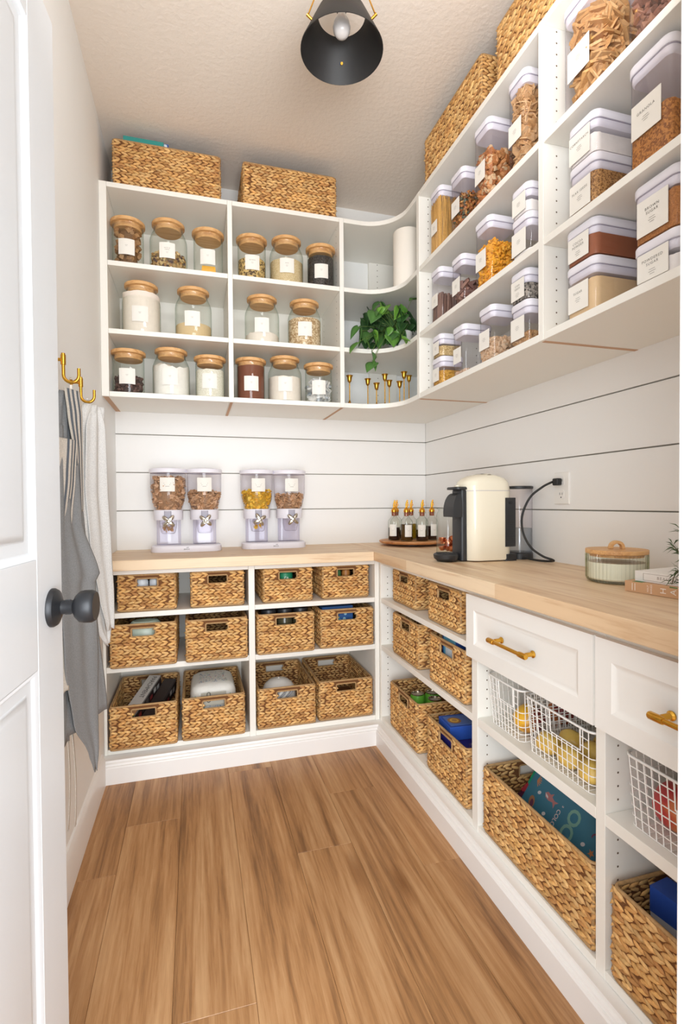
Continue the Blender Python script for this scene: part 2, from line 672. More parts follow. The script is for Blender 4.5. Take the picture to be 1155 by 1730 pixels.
def cab_back(label, x0, x1, left, right, sharew):
    """bay on the back wall between x0 and x1 (clear width); left / right = x extents of its side panels"""
    c = thing('wall_cabinet', label, 'cabinet')
    for a, b in (left, right):
        if b > a:
            obj('side_panel', MB().box(a, b, YU, YB, ZB, ZT), 'melamine', c, bevel=BV)
            obj('raw_edge', MB().box(a + .004, b - .004, YU + .01, YB, ZB - .0012, ZB - .0001), 'raw', c)
    for z in SH[1:]:
        obj('shelf', MB().box(x0 + .0004, x1 - .0004, YU + .001, YB - .006, z - T, z), 'melamine', c, bevel=BV)
    obj('bottom_panel', MB().box(x0 + .0004, x1 - .0004, YU + .0005, YB, ZB, SH[0]), 'melamine', c, bevel=BV)
    obj('top_panel', MB().box(x0 + .0004, x1 - .0004, YU + .0005, YB, ZT - T, ZT), 'melamine', c, bevel=BV)
    obj('back_panel', MB().box(x0 + .0004, x1 - .0004, YB - .005, YB - .0003, SH[0], ZT - T), 'melamine', c)
    pin_holes(c, [(x1, y, z) for y in (YU + .06, YB - .06) for z in hz if all(not (s - T - .005 < z < s + .005) for s in SH)], (-1, 0, 0))
    return c


cab_back('white open wall cabinet touching the left wall, three rows of glass jars inside', .030, .533, (.0005, .030), (.533, .554), 1)
cab_back('white open wall cabinet of glass jars, next to the curved corner shelves', .554, 1.0615, (0, 0), (1.0615, 1.0825), 1)

RC = .17


def corner_shelf(z0, z1):
    lp = [(1.0829, YU + .001), (XU - RC, YU + .001)]
    cx, cy = XU - RC, YU - RC
    # front edge sweeps from the back run round to the right run
    for k in range(1, 13):
        a = rad(90 - 90 * k / 12)
        lp.append((cx + RC * math.cos(a) + .001, cy + RC * math.sin(a)))
    lp += [(XU + .001, 2.1062), (W - .001, 2.1062), (W - .001, YB - .001), (1.0829, YB - .001)]
    return MB().loft([[(x, y, z) for x, y in lp] for z in (z0, z1)])


cc = thing('corner_cabinet', 'white corner shelf unit with curved front edges, holding plant and brass candlesticks', 'shelves')
for z in SH[1:]:
    obj('shelf', corner_shelf(z - T, z), 'melamine', cc, bevel=BV)
obj('bottom_panel', corner_shelf(ZB, SH[0]), 'melamine', cc, bevel=BV)
obj('top_panel', corner_shelf(ZT - T, ZT), 'melamine', cc, bevel=BV)
for z0, z1 in ((SH[0], SH[1] - T), (SH[1], SH[2] - T), (SH[2], ZT - T)):
    obj('support_panel', MB().box(1.335, 1.50, YB - .022, YB - .001, z0 + .0004, z1 - .0004), 'melamine', cc, bevel=BV)
pin_holes(cc, [(1.385, YB - .022, z) for z in hz if all(not (s - T - .005 < z < s + .005) for s in SH)], (0, -1, 0))


def cab_right(label, y0, y1, far, near):
    c = thing('wall_cabinet', label, 'cabinet')
    for a, b in (far, near):
        if b > a:
            obj('side_panel', MB().box(XU, W, a, b, ZB, ZT), 'melamine', c, bevel=BV)
            obj('raw_edge', MB().box(XU + .01, W, a + .004, b - .004, ZB - .0012, ZB - .0001), 'raw', c)
    for z in SH[1:]:
        obj('shelf', MB().box(XU + .001, W - .006, y0 + .0004, y1 - .0004, z - T, z), 'melamine', c, bevel=BV)
    obj('bottom_panel', MB().box(XU + .0005, W, y0 + .0004, y1 - .0004, ZB, SH[0]), 'melamine', c, bevel=BV)
    obj('top_panel', MB().box(XU + .0005, W, y0 + .0004, y1 - .0004, ZT - T, ZT), 'melamine', c, bevel=BV)
    obj('back_panel', MB().box(W - .005, W - .0003, y0 + .0004, y1 - .0004, SH[0], ZT - T), 'melamine', c)
    pin_holes(c, [(x, y1, z) for x in (XU + .045, W - .06) for z in hz if all(not (s - T - .005 < z < s + .005) for s in SH)], (0, -1, 0))
    return c


cab_right('white open wall cabinet of lidded canisters, far bay beside the curved corner shelves', 1.267, 2.080, (2.080, 2.1055), (1.245, 1.267))
cab_right('white open wall cabinet of lidded canisters, bay nearer the door frame', .70, 1.245, (0, 0), (.678, .70))

# ------------------------------------------------------------------ base cabinets and worktop
LZ = [.115, .463, .690]
LT = [.022, .024, .022]
ZK = .872


def base_back(label, x0, x1, left, right):
    c = thing('base_cabinet', label, 'cabinet')
    for a, b in (left, right):
        if b > a:
            obj('side_panel', MB().box(a, b, YL, YB - .001, .0925, ZK), 'melamine', c, bevel=BV)
    for z, t in zip(LZ, LT):
        nm = 'bottom_panel' if z < .2 else 'shelf'
        obj(nm, MB().box(x0 + .0004, x1 - .0004, YL + .001, YB - .006, z - t, z), 'melamine', c, bevel=BV)
    obj('top_rail', MB().box(x0 + .0004, x1 - .0004, YL + .001, YB - .02, ZK - .02, ZK), 'melamine', c, bevel=BV)
    obj('back_panel', MB().box(x0 + .0004, x1 - .0004, YB - .006, YB - .001, LZ[0], ZK - .02), 'melamine', c)
    return c


base_back('white open base cabinet of woven baskets touching the left wall', .012, .6045, (.0005, .012), (.6045, .632))
base_back('white open base cabinet of woven baskets in the back corner', .632, 1.209, (0, 0), (1.209, XL))


def base_right(label, y0, y1, far, near, shelves, top=True):
    c = thing('base_cabinet', label, 'cabinet')
    for a, b in (far, near):
        if b > a:
            obj('side_panel', MB().box(XL + .0005, W - .001, a, b, .0925, ZK), 'melamine', c, bevel=BV)
    for z, t in shelves:
        nm = 'bottom_panel' if z < .2 else 'shelf'
        obj(nm, MB().box(XL + .001, W - .006, y0 + .0004, y1 - .0004, z - t, z), 'melamine', c, bevel=BV)
    if top:
        obj('top_rail', MB().box(XL + .001, W - .02, y0 + .0004, y1 - .0004, ZK - .02, ZK), 'melamine', c, bevel=BV)
    obj('back_panel', MB().box(W - .006, W - .001, y0 + .0004, y1 - .0004, LZ[0], ZK - .02), 'melamine', c)
    pin_holes(c, [(x, y1, z) for x in (XL + .035, W - .06) for z in [.16 + .03 * k for k in range(22)] if all(not (s - t - .005 < z < s + .005) for s, t in shelves)], (0, -1, 0))
    return c


base_right('white open base cabinet of woven baskets under the coffee machine', 1.451, 2.285, (2.285, YL), (1.417, 1.451), list(zip(LZ, LT)))
c2 = base_right('white base cabinet with a drawer, fruit baskets and long woven basket', .922, 1.417, (0, 0), (.895, .922), [(LZ[0], .022), (.463, .027)])
c3 = base_right('white base cabinet with a drawer, nearest the door frame', .395, .895, (0, 0), (.368, .395), [(LZ[0], .022), (.463, .027)])


def drawer(par, y0, y1, z0, z1, hy0, hy1, hz_):
    xf = XL - .019
    d = obj('drawer_front', MB().box(xf + .007, XL - .0005, y0, y1, z0, z1), 'lacquer', par, bevel=.0015)
    m = .045
    fr = MB().box(xf, xf + .0072, y0, y1, z0, z0 + m).box(xf, xf + .0072, y0, y1, z1 - m, z1).box(xf, xf + .0072, y0, y0 + m, z0 + m, z1 - m).box(xf, xf + .0072, y1 - m, y1, z0 + m, z1 - m)
    obj('drawer_frame', fr, 'lacquer', d)
    steps = [(0, .0), (.005, .0028), (.012, .0055), (.018, .006)]
    lp = [[(xf + x, y0 + m + i, z0 + m + i), (xf + x, y0 + m + i, z1 - m - i), (xf + x, y1 - m - i, z1 - m - i), (xf + x, y1 - m - i, z0 + m + i)] for i, x in steps]
    obj('drawer_panel', MB().loft(lp, False, True), 'lacquer', d, smooth=20)
    h = MB()
    xo = xf - .030
    h.tube([(xo, hy0, hz_), (xo, hy1, hz_)], .0052, 14)
    for y in (hy0, hy1):
        s_ = 1 if y == hy1 else -1
        h.tube([(xo, y - s_ * .020, hz_), (xo, y - s_ * .019, hz_), (xo, y - s_ * .014, hz_), (xo, y + s_ * .009, hz_), (xo, y + s_ * .012, hz_)], [.0055, .0072, .0078, .0078, .006], 14)
        h.lathe([(0, .0), (.0095, .0), (.0095, .003), (.006, .006), (.0055, .024), (.0045, .026)], 14, mat=Matrix.Translation((xf + .005, y - s_ * .006, hz_)) @ Matrix.Rotation(-PI / 2, 4, 'Y'))
    obj('handle', h, 'brass', d, smooth=40, label='brass bar pull')


drawer(c2, .910, 1.452, .655, .855, 1.115, 1.268, .752)
drawer(c3, .390, .904, .655, .855, .566, .728, .752)

ct = thing('worktop', 'L-shaped pale butcher block worktop along the back and right walls', 'worktop')
ZW0, ZW = .877, .92
obj('worktop_slab', MB().box(.0008, 1.1797, 2.234, YB - .0005, ZW0, ZW), 'butcher_x', ct, bevel=.002)
obj('worktop_slab', MB().box(1.1803, W - .0005, YF + .002, YB - .0005, ZW0, ZW), 'butcher_y', ct, bevel=.002)
obj('support_strip', MB().box(.002, XL + .01, YL + .004, YB - .01, ZK, ZW0).box(XL + .012, W - .002, YF + .01, YL, ZK, ZW0), 'raw', ct)


# ------------------------------------------------------------------ woven baskets
_bk = {}
STRAW = [(.82, .48, .18), (.75, .41, .14), (.88, .55, .22), (.66, .34, .11), (.80, .49, .20), (.55, .27, .09), (.85, .49, .17)]


def strand(mb, c, along, upv, out, L, w, th, ang, colr):
    d = along * math.cos(ang) + upv * math.sin(ang)
    n = upv * math.cos(ang) - along * math.sin(ang)
    st = [(-.5, 0), (-.22, .9), (.18, 1.0), (.5, .12)]
    vs, fs = [c + d * (-.5 * L)], []
    for t, s_ in st[1:3]:
        for k in range(6):
            a = 2 * PI * k / 6
            vs.append(c + d * (t * L) + n * (math.cos(a) * w * .5 * s_) + out * (math.sin(a) * th * .5 * s_))
    vs.append(c + d * (.5 * L))
    for k in range(6):
        k2 = (k + 1) % 6
        fs += [(0, 1 + k2, 1 + k), (1 + k, 1 + k2, 7 + k2, 7 + k), (7 + k, 7 + k2, 13)]
    mb.add(vs, fs, colr)


def basket_meshes(w, d, h, hole):
    key = (w, d, h)
    if key in _bk:
        return _bk[key]
    rh0 = .0262
    n = max(4, round((h - .006) / rh0))
    rh = (h - .013) / n
    rng = random.Random(int(w * 1000) * 7 + int(d * 1000) + int(h * 1000))
    hw, hd, t = w / 2 - .006, d / 2 - .006, .0045
    hz0, hz1 = h - .056, h - .019
    rows = []
    shade = rng.uniform(.95, 1.05)
    for i in range(n):
        z = .008 + rh * (i + .5)
        mbs = {-1: MB(), 1: MB()}
        hrow = hz0 - .003 < z < hz1 + .003
        flip = 1
        ph = rng.uniform(-.4, .4)
        for a, b, out, short in ((Vector((-hw, -hd, 0)), Vector((hw, -hd, 0)), Vector((0, -1, 0)), 1), (Vector((hw, -hd, 0)), Vector((hw, hd, 0)), Vector((1, 0, 0)), 0),
                                 (Vector((hw, hd, 0)), Vector((-hw, hd, 0)), Vector((0, 1, 0)), 1), (Vector((-hw, hd, 0)), Vector((-hw, -hd, 0)), Vector((-1, 0, 0)), 0)):
            L = (b - a).length
            al = (b - a) / L
            m = max(4, round(L / .0245))
            p = L / m
            for k in range(m):
                u = min(max(p * (k + .5 + ph), p * .35), L - p * .35) if not (k in (0, m - 1)) else p * (k + .5)
                in_hole = short and abs(u - L / 2) < hole / 2 + .006 and hrow
                for sgn in (1, -1):
                    if in_hole:
                        continue
                    c = a + al * (u + sgn * .002 + rng.uniform(-.002, .002)) + Vector((0, 0, z + sgn * rh * .23)) + out * rng.uniform(-.0008, .0022)
                    cc_ = rng.choice(STRAW)
                    f = shade * rng.uniform(.78, 1.14)
                    strand(mbs[1 if (c.x > 0 or not hrow) else -1], c, al * flip, Vector((0, 0, 1)), out, p * rng.uniform(1.5, 1.8), rh * rng.uniform(.46, .56), .0115, -sgn * rad(rng.uniform(13, 22)), (cc_[0] * f, cc_[1] * f, cc_[2] * f, 1))
        rows += [q.mesh('braid', M['straw'], 180, True) for q in mbs.values() if q.f]
    co = MB()
    for sx in (-1, 1):
        co.box(sx * hw - t / 2, sx * hw + t / 2, -hd, hd, .002, h - .004)
    for sy in (-1, 1):
        y = sy * hd
        co.box(-hw, -hole / 2, y - t / 2, y + t / 2, .002, h - .004).box(hole / 2, hw, y - t / 2, y + t / 2, .002, h - .004)
        co.box(-hole / 2, hole / 2, y - t / 2, y + t / 2, .002, hz0).box(-hole / 2, hole / 2, y - t / 2, y + t / 2, hz1, h - .004)
    core = co.mesh('backing_sheet', M['core'])  # added sheet inside the braids, coloured dark as shade between the rows
    bt = MB().rprism(-hw, hw, -hd, hd, .006, [(.0012, 0), (.007, 0)], 3)
    bottom = bt.mesh('basket_floor', M['core'], 30)
    fr = MB()
    cst = (.50, .30, .13, 1)
    ring = rrect(-hw, hw, -hd, hd, .012, h - .004, 4)
    fr.tube(ring, .0045, 7, True, cst)
    fr.tube(rrect(-hw - .001, hw + .001, -hd - .001, hd + .001, .012, .0052, 4), .005, 7, True, cst)
    for sx in (-1, 1):
        for sy in (-1, 1):
            fr.tube([(sx * (hw - .001), sy * (hd - .001), z) for z in (.005, h * .35, h * .7, h - .005)], .0050, 7, False, (.44, .26, .11, 1))
    for sy in (-1, 1):
        y = sy * (hd + .001)
        q = rrect(-hole / 2, hole / 2, hz0, hz1, .006, 0, 3)
        fr.tube([(a, y, b) for a, b, _ in q], .0042, 6, True, cst)
    frame = fr.mesh('rim', M['straw'], 60, True)
    _bk[key] = (rows, core, bottom, frame)
    return _bk[key]


def basket(label, x, y, z, w, d, h, rz=0.0, group=None, hole=None):
    t = thing('woven_basket', label, 'basket', (x, y, z), rz, group)
    rows, core, bottom, frame = basket_meshes(w, d, h, hole or min(.098, w * .36))
    link('backing_sheet', core, t)
    link('basket_floor', bottom, t)
    link('rim', frame, t)
    for m in rows:
        link('braid', m, t)
    return t


GB = 'woven water hyacinth baskets'
S1, S2, S3 = LZ[2] + .0005, LZ[1] + .0005, LZ[0] + .0005
sB, mB, lB = (.236, .36, .160), (.266, .395, .184), (.272, .400, .187)


def bb(label, xl, xr, yf, z, dims):
    return basket(label, (xl + xr) / 2, yf + dims[1] / 2, z, *dims, group=GB)


bb('top row basket beside the left wall, grey tins behind its handle hole', .053, .297, 2.317, S1, (.240, .36, .160))
bb('top row basket, second from the left wall, nothing showing in its dark handle hole', .351, .590, 2.320, S1, sB)
bb('top row basket with a green can and pink tin in its handle hole', .673, .905, 2.326, S1, sB)
bb('top row basket in the back corner with spice jars in its handle hole', .956, 1.186, 2.334, S1, sB)
bb('middle row basket beside the left wall with a pale green bag in its handle hole', .030, .294, 2.275, S2, mB)
bb('middle row basket, second from the left wall, empty dark handle hole', .330, .597, 2.270, S2, mB)
bb('middle row basket with three black jar lids showing above its rim', .641, .904, 2.287, S2, mB)
bb('middle row basket in the back corner with a blue patterned box inside', .934, 1.199, 2.297, S2, mB)
bb('bottom row basket beside the left wall holding the parchment paper box', .022, .294, 2.282, S3, lB)
bb('bottom row basket holding a white speckled pack with a clip', .312, .583, 2.290, S3, lB)
bb('bottom row basket holding a white cap with grey straps', .642, .911, 2.305, S3, lB)
bb('empty bottom row basket in the back corner', .930, 1.198, 2.314, S3, lB)


def br(label, yn, yf, xf, z, d, h):
    return basket(label, xf + d / 2, (yn + yf) / 2, z, round(yf - yn, 3), d, h, -PI / 2, GB)


br('small basket on the top shelf, right run, tucked by the inner corner', 1.962, 2.218, 1.264, S1, .36, .152)
br('small basket on the top shelf, right run, beside the drawer front', 1.558, 1.814, 1.250, S1, .36, .152)
br('middle shelf basket, right run, by the inner corner, with an empty dark handle hole', 1.886, 2.166, 1.242, S2, .39, .186)
br('middle shelf basket, right run, with blue packets above its rim', 1.510, 1.784, 1.240, S2, .39, .184)
br('bottom shelf basket, right run, holding green drink cans', 1.890, 2.196, 1.239, S3, .40, .206)
br('bottom shelf basket, right run, holding blue cookie boxes', 1.497, 1.800, 1.236, S3, .40, .206)


def big(label, y0, y1, xf, z, w, h):
    return basket(label, xf + w / 2, (y0 + y1) / 2, z, w, round(y1 - y0, 3), h, 0, GB)


big('long woven basket at floor level holding two colouring books', .934, 1.398, 1.236, S3, .36, .206)
big('long woven basket at floor level beside the door frame, with a blue carton', .408, .882, 1.232, S3, .36, .206)
big('long woven basket on top of the right wall cabinets, nearer the corner', 1.596, 2.056, 1.360, ZT + .0005, .30, .206)
big('long woven basket on top of the right wall cabinets, nearer the lamp and door', 1.046, 1.506, 1.360, ZT + .0005, .30, .206)
for lb, xa, xb in (('long woven basket on top of the left wall cabinet, folder sticking out', .054, .506), ('long woven basket on top of the back wall cabinets, beside the corner shelves', .606, 1.056)):
    basket(lb, (xa + xb) / 2, 2.385 + .16, ZT + .0005, .30, .458 if xa < .1 else .450, .206, PI / 2, GB)


# ------------------------------------------------------------------ loose food inside jars and canisters
def jitter(c, f):
    k = R.uniform(1 - f, 1 + f)
    return (min(c[0] * k, 1), min(c[1] * k, 1), min(c[2] * k, 1), 1)


def rotm():
    return Matrix.Rotation(R.uniform(0, 6.28), 4, Vector((R.gauss(0, 1), R.gauss(0, 1), R.gauss(0, 1))).normalized())


_ico = None


def piece(mb, kind, c, s, colr):
    """one crumb of food: blob, flat chip, square, fish, twist, ring"""
    m = Matrix.Translation(c) @ rotm() @ Matrix.Scale(s, 4)
    if kind == 'blob':
        p = [(0, 0, .5)] + [(.5 * math.cos(a * PI / 3) * R.uniform(.8, 1.15), .42 * math.sin(a * PI / 3), .18 * (-1) ** a) for a in range(6)] + [(0, 0, -.5)]
        f = [(0, 1 + k, 1 + (k + 1) % 6) for k in range(6)] + [(7, 1 + (k + 1) % 6, 1 + k) for k in range(6)]
    elif kind == 'nut':
        p = [(-.62, 0, 0)] + [(x, r * math.cos(a * PI / 2.5), r * math.sin(a * PI / 2.5)) for x, r in ((-.28, .33), (.22, .36)) for a in range(5)] + [(.6, 0, 0)]
        f = [(0, 1 + (k + 1) % 5, 1 + k) for k in range(5)] + [(1 + k, 1 + (k + 1) % 5, 6 + (k + 1) % 5, 6 + k) for k in range(5)] + [(6 + k, 6 + (k + 1) % 5, 11) for k in range(5)]
    elif kind == 'chip':
        b = R.uniform(-.25, .25)
        q = [(-.5, -.4), (.1, -.5), (.55, -.15), (.4, .4), (-.15, .5), (-.55, .2)]
        p = [(x * R.uniform(.8, 1.1), y, b * x * x + zz) for zz in (.05, -.05) for x, y in q]
        f = [(0, 1, 2, 3, 4, 5), (11, 10, 9, 8, 7, 6)] + [(k, 6 + k, 6 + (k + 1) % 6, (k + 1) % 6) for k in range(6)]
    elif kind == 'square':
        p = [(x, y, z) for z in (-.14, .14) for y in (-.5, .5) for x in (-.5, .5)]
        f = [(0, 2, 3, 1), (4, 5, 7, 6), (0, 1, 5, 4), (2, 6, 7, 3), (0, 4, 6, 2), (1, 3, 7, 5)]
    elif kind == 'fish':
        q = [(.55, 0), (.25, .26), (-.1, .26), (-.32, .07), (-.55, .28), (-.55, -.28), (-.32, -.07), (-.1, -.26), (.25, -.26)]
        p = [(x, y, z) for z in (.13, -.13) for x, y in q]
        n = len(q)
        f = [tuple(range(n)), tuple(range(2 * n - 1, n - 1, -1))] + [(k, n + k, n + (k + 1) % n, (k + 1) % n) for k in range(n)]
    else:  # twist
        p, f = [], []
        for i in range(5):
            a = i * 1.1
            x = -.6 + .3 * i
            p += [(x, .26 * math.cos(a), .26 * math.sin(a)), (x, -.05 * math.sin(a), .05 * math.cos(a)), (x, -.26 * math.cos(a), -.26 * math.sin(a)), (x, .05 * math.sin(a), -.05 * math.cos(a))]
        for i in range(4):
            for k in range(4):
                f.append((4 * i + k, 4 * i + (k + 1) % 4, 4 * i + 4 + (k + 1) % 4, 4 * i + 4 + k))
    mb.add(p, f, colr, m)


FOOD = {}


def fpowder(k, c1, c2=None, scale=300):
    FOOD[k] = powder('food_' + k, c1, c2, scale)


fpowder('flour', '#EFE3D6')
fpowder('white', '#F2EDE6')
fpowder('tan_sugar', '#D9BE92')
fpowder('rice', '#DCC79E', '#C9AE80', 330)
fpowder('white_rice', '#EAE5D8', '#DAD3C0', 300)
fpowder('quinoa', '#DDBB78', '#4A321A', 150)
fpowder('chia', '#4A433F', '#1A1716', 220)
fpowder('grey_chia', '#A59D90', '#2E2A26', 190)
fpowder('oats', '#E2CBA8', '#AA865C', 150)
fpowder('oat_flakes', '#E3D6BC', '#CDBB9A', 180)
fpowder('cocoa', '#7A4630')
fpowder('cocoa_mid', '#9A5A3A')
fpowder('cane_sugar', '#E2C293')
fpowder('brown_sugar', '#B97A3C', '#A0642C', 350)
fpowder('flax', '#C4955A', '#7A5028', 330)
fpowder('granola', '#C4843F', '#8A5222', 260)
fpowder('yellow_pasta', '#D8A548', '#A87522', 170)
fpowder('small_grain', '#D9C08A', '#A5834B', 260)


def jar_fill(par, r, z0, z1, mat, rough=.004, uneven=0.0):
    """solid fill of a round jar with an uneven top"""
    n, m = 30, 6
    mb = MB()
    sd = R.uniform(0, 99)
    loops = [[(r * math.cos(2 * PI * k / n), r * math.sin(2 * PI * k / n), z0) for k in range(n)]]

    def top(x, y):
        q = Vector((x * 45 + sd, y * 45, sd))
        return z1 + rough * noise.noise(q) + uneven * noise.noise(q * .3)
    for i in range(m, 0, -1):
        rr = r * i / m
        loops.append([(rr * math.cos(2 * PI * k / n), rr * math.sin(2 * PI * k / n), top(rr * math.cos(2 * PI * k / n), rr * math.sin(2 * PI * k / n)) - (.0 if i < m else .001)) for k in range(n)])
    mb.loft(loops)
    return obj('contents', mb, FOOD[mat], par, 60, kind='stuff')


def jar_pieces(par, r, z0, z1, kind, s, cols, n):
    mb = MB()
    for _ in range(n):
        a = R.uniform(0, 2 * PI)
        if R.random() < .7:
            q, z = r - s * R.uniform(.5, .75), R.uniform(z0 + s * .35, z1)
        else:
            q, z = (r - s * .5) * math.sqrt(R.random()), z1 + R.uniform(-s * .4, s * .35)
        piece(mb, kind, (q * math.cos(a), q * math.sin(a), z), s * R.uniform(.8, 1.12), jitter(R.choice(cols), .16))
    c = cols[0]
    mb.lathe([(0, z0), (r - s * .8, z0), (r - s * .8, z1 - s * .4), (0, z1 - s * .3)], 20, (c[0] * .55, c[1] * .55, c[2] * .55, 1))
    return obj('contents', mb, 'food', par, 35, attr=True, kind='stuff')


# ------------------------------------------------------------------ glass jars with bamboo lids
def curved_label(par, r, ang, zc, w, h, lines):
    n = 10
    hw = w / 2 / r
    fn = lambda x, y, d: ((r + d) * math.cos(ang + x / r), (r + d) * math.sin(ang + x / r), zc + y)
    mb = MB().grid([[fn(-w / 2 + w * i / n, y, .0004) for i in range(n + 1)] for y in (-h / 2, h / 2)])
    l = obj('paper_label', mb, 'label', par, 180)
    t = MB()
    y = h * .14
    for s in lines:
        text(t, s, .0060, lambda a, b, c, y=y: fn(a, b + y, .0008), 1.25)
        y -= .0072
    for k, ln in enumerate((.011, .008)):
        t.add([fn(a * ln / 2, b * .00035 + y - .003 - k * .0045, .0008) for a, b in ((-1, -1), (1, -1), (1, 1), (-1, 1))], [(0, 1, 2, 3)])
    obj('lettering', t, 'ink', l)


JARS = {}


def jar(label, x, z, big, h, ang, fill, lines=(), dz=0.0):
    r, rl = (.0815, .0715) if big else (.0655, .0725)
    t = thing('glass_jar', label, 'jar', (x, 2.384 + r, z + .0006), 0, 'glass jars with bamboo lids')
    hb = h - .020
    if big:
        prof = [(0, .0005), (r - .008, .0005), (r - .002, .004), (r, .012), (r, hb - .066), (r - .002, hb - .052), (r - .008, hb - .036), (.066, hb - .020), (.0635, hb - .012), (.0635, hb - .004), (.066, hb)]
    else:
        prof = [(0, .0005), (r - .006, .0005), (r - .0015, .003), (r, .009), (r, hb - .012), (r - .001, hb - .006), (r + .001, hb)]
    obj('glass_body', MB().lathe(prof, 40), 'glass', t, 35)
    ri = .0615 if big else .0625
    lid = obj('bamboo_lid', MB().lathe([(0, hb + .0195), (rl - .002, hb + .0195), (rl, hb + .0175), (rl, hb + .0065), (rl - .002, hb + .0045), (ri - .003, hb + .003), (ri - .004, hb - .016), (ri - .006, hb - .018), (0, hb - .018)], 40), 'bamboo', t, 35)
    obj('seal_ring', MB().lathe([(ri - .004, hb - .011), (ri - .0005, hb - .010), (ri - .0005, hb - .003), (ri - .004, hb - .002)], 40), 'acrylic', lid, 35)
    lr = r
    curved_label(t, lr, rad(ang), .072 if not big else .078, .068, .068, lines)
    rr = r - .003
    k = fill[0]
    if k == 'p':
        jar_pieces(t, rr, .004, fill[1], *fill[2:])
    elif k == 'f':
        jar_fill(t, rr, .004, fill[1], fill[2], *fill[3:])
    elif k == 'pouch':
        mb = MB().loft([[(sx * .030 * q, -.034 + sy * .010 * q + .004 * zz, .005 + zz) for sx, sy in ((-1, -1), (1, -1), (1, 1), (-1, 1))] for zz, q in ((0, .95), (.012, 1.05), (.030, .98), (.034, .9))])
        obj('yellow_pouch', mb, plain('yellow_pouch', '#F0B23C', .4), t, 30, label='small yellow pouch at the bottom')
    return t


A0 = -96
WAL = [(.42, .22, .10), (.50, .28, .13), (.36, .18, .08)]
GRAN = [(.62, .42, .18), (.52, .33, .14), (.12, .07, .06), (.70, .52, .26), (.45, .24, .08)]
jar('glass jar of brown crackers, top row beside the left wall', .105, SH[2], 0, .203, A0 + 6, ('p', .165, 'blob', .030, [(.40, .20, .08), (.46, .25, .11)], 95), ())
jar('wide glass jar of nut and seed mix, top row left cabinet', .275, SH[2], 1, .228, A0 + 4, ('p', .078, 'blob', .015, GRAN, 420), ('NUTS &', 'SEEDS'))
jar('nearly empty glass jar with a yellow pouch, top row', .450, SH[2], 0, .203, A0 + 2, ('pouch',))
jar('glass jar of speckled quinoa, top row right of the divider', .650, SH[2], 0, .203, A0 + 2, ('f', .098, 'quinoa'), ('QUINOA',))
jar('wide glass jar of tan rice, top row', .819, SH[2], 1, .228, A0 - 2, ('f', .115, 'rice'), ('RICE',))
jar('glass jar of black seeds, top row', .986, SH[2], 0, .203, A0 - 4, ('f', .150, 'chia'))
jar('wide glass jar full of flour, middle row beside the left wall', .156, SH[1], 1, .228, A0 + 6, ('f', .182, 'flour', .006))
jar('wide glass jar with tan powder at the bottom, middle row', .381, SH[1], 1, .228, A0 + 2, ('f', .062, 'tan_sugar', .002))
jar('wide glass jar with a little white flour, middle row', .698, SH[1], 1, .226, A0 - 2, ('f', .046, 'flour', .014))
jar('wide glass jar of oats, middle row', .906, SH[1], 1, .226, A0 - 4, ('f', .135, 'oats', .006))
jar('glass jar of dark chocolate chips, bottom row beside the left wall', .100, SH[0], 0, .192, A0 + 6, ('p', .076, 'nut', .015, [(.10, .05, .04), (.15, .075, .06), (.07, .04, .035)], 330))
jar('wide glass jar of white flour clinging to the glass, bottom row left cabinet', .280, SH[0], 1, .215, A0 + 4, ('f', .138, 'white', .010, .03))
jar('glass jar of white rice, bottom row', .452, SH[0], 0, .190, A0 + 2, ('f', .128, 'white_rice', .004))
jar('glass jar of cocoa powder, bottom row', .640, SH[0], 0, .193, A0 + 2, ('f', .160, 'cocoa', .003))
jar('wide glass jar of pale flour, bottom row right of the cocoa', .806, SH[0], 1, .217, A0 - 2, ('f', .118, 'flour', .004))
jar('glass jar of grey wrapped packets, bottom row', .971, SH[0], 0, .192, A0 - 6, ('p', .095, 'square', .034, [(.62, .62, .63), (.45, .47, .50), (.72, .70, .68)], 70))


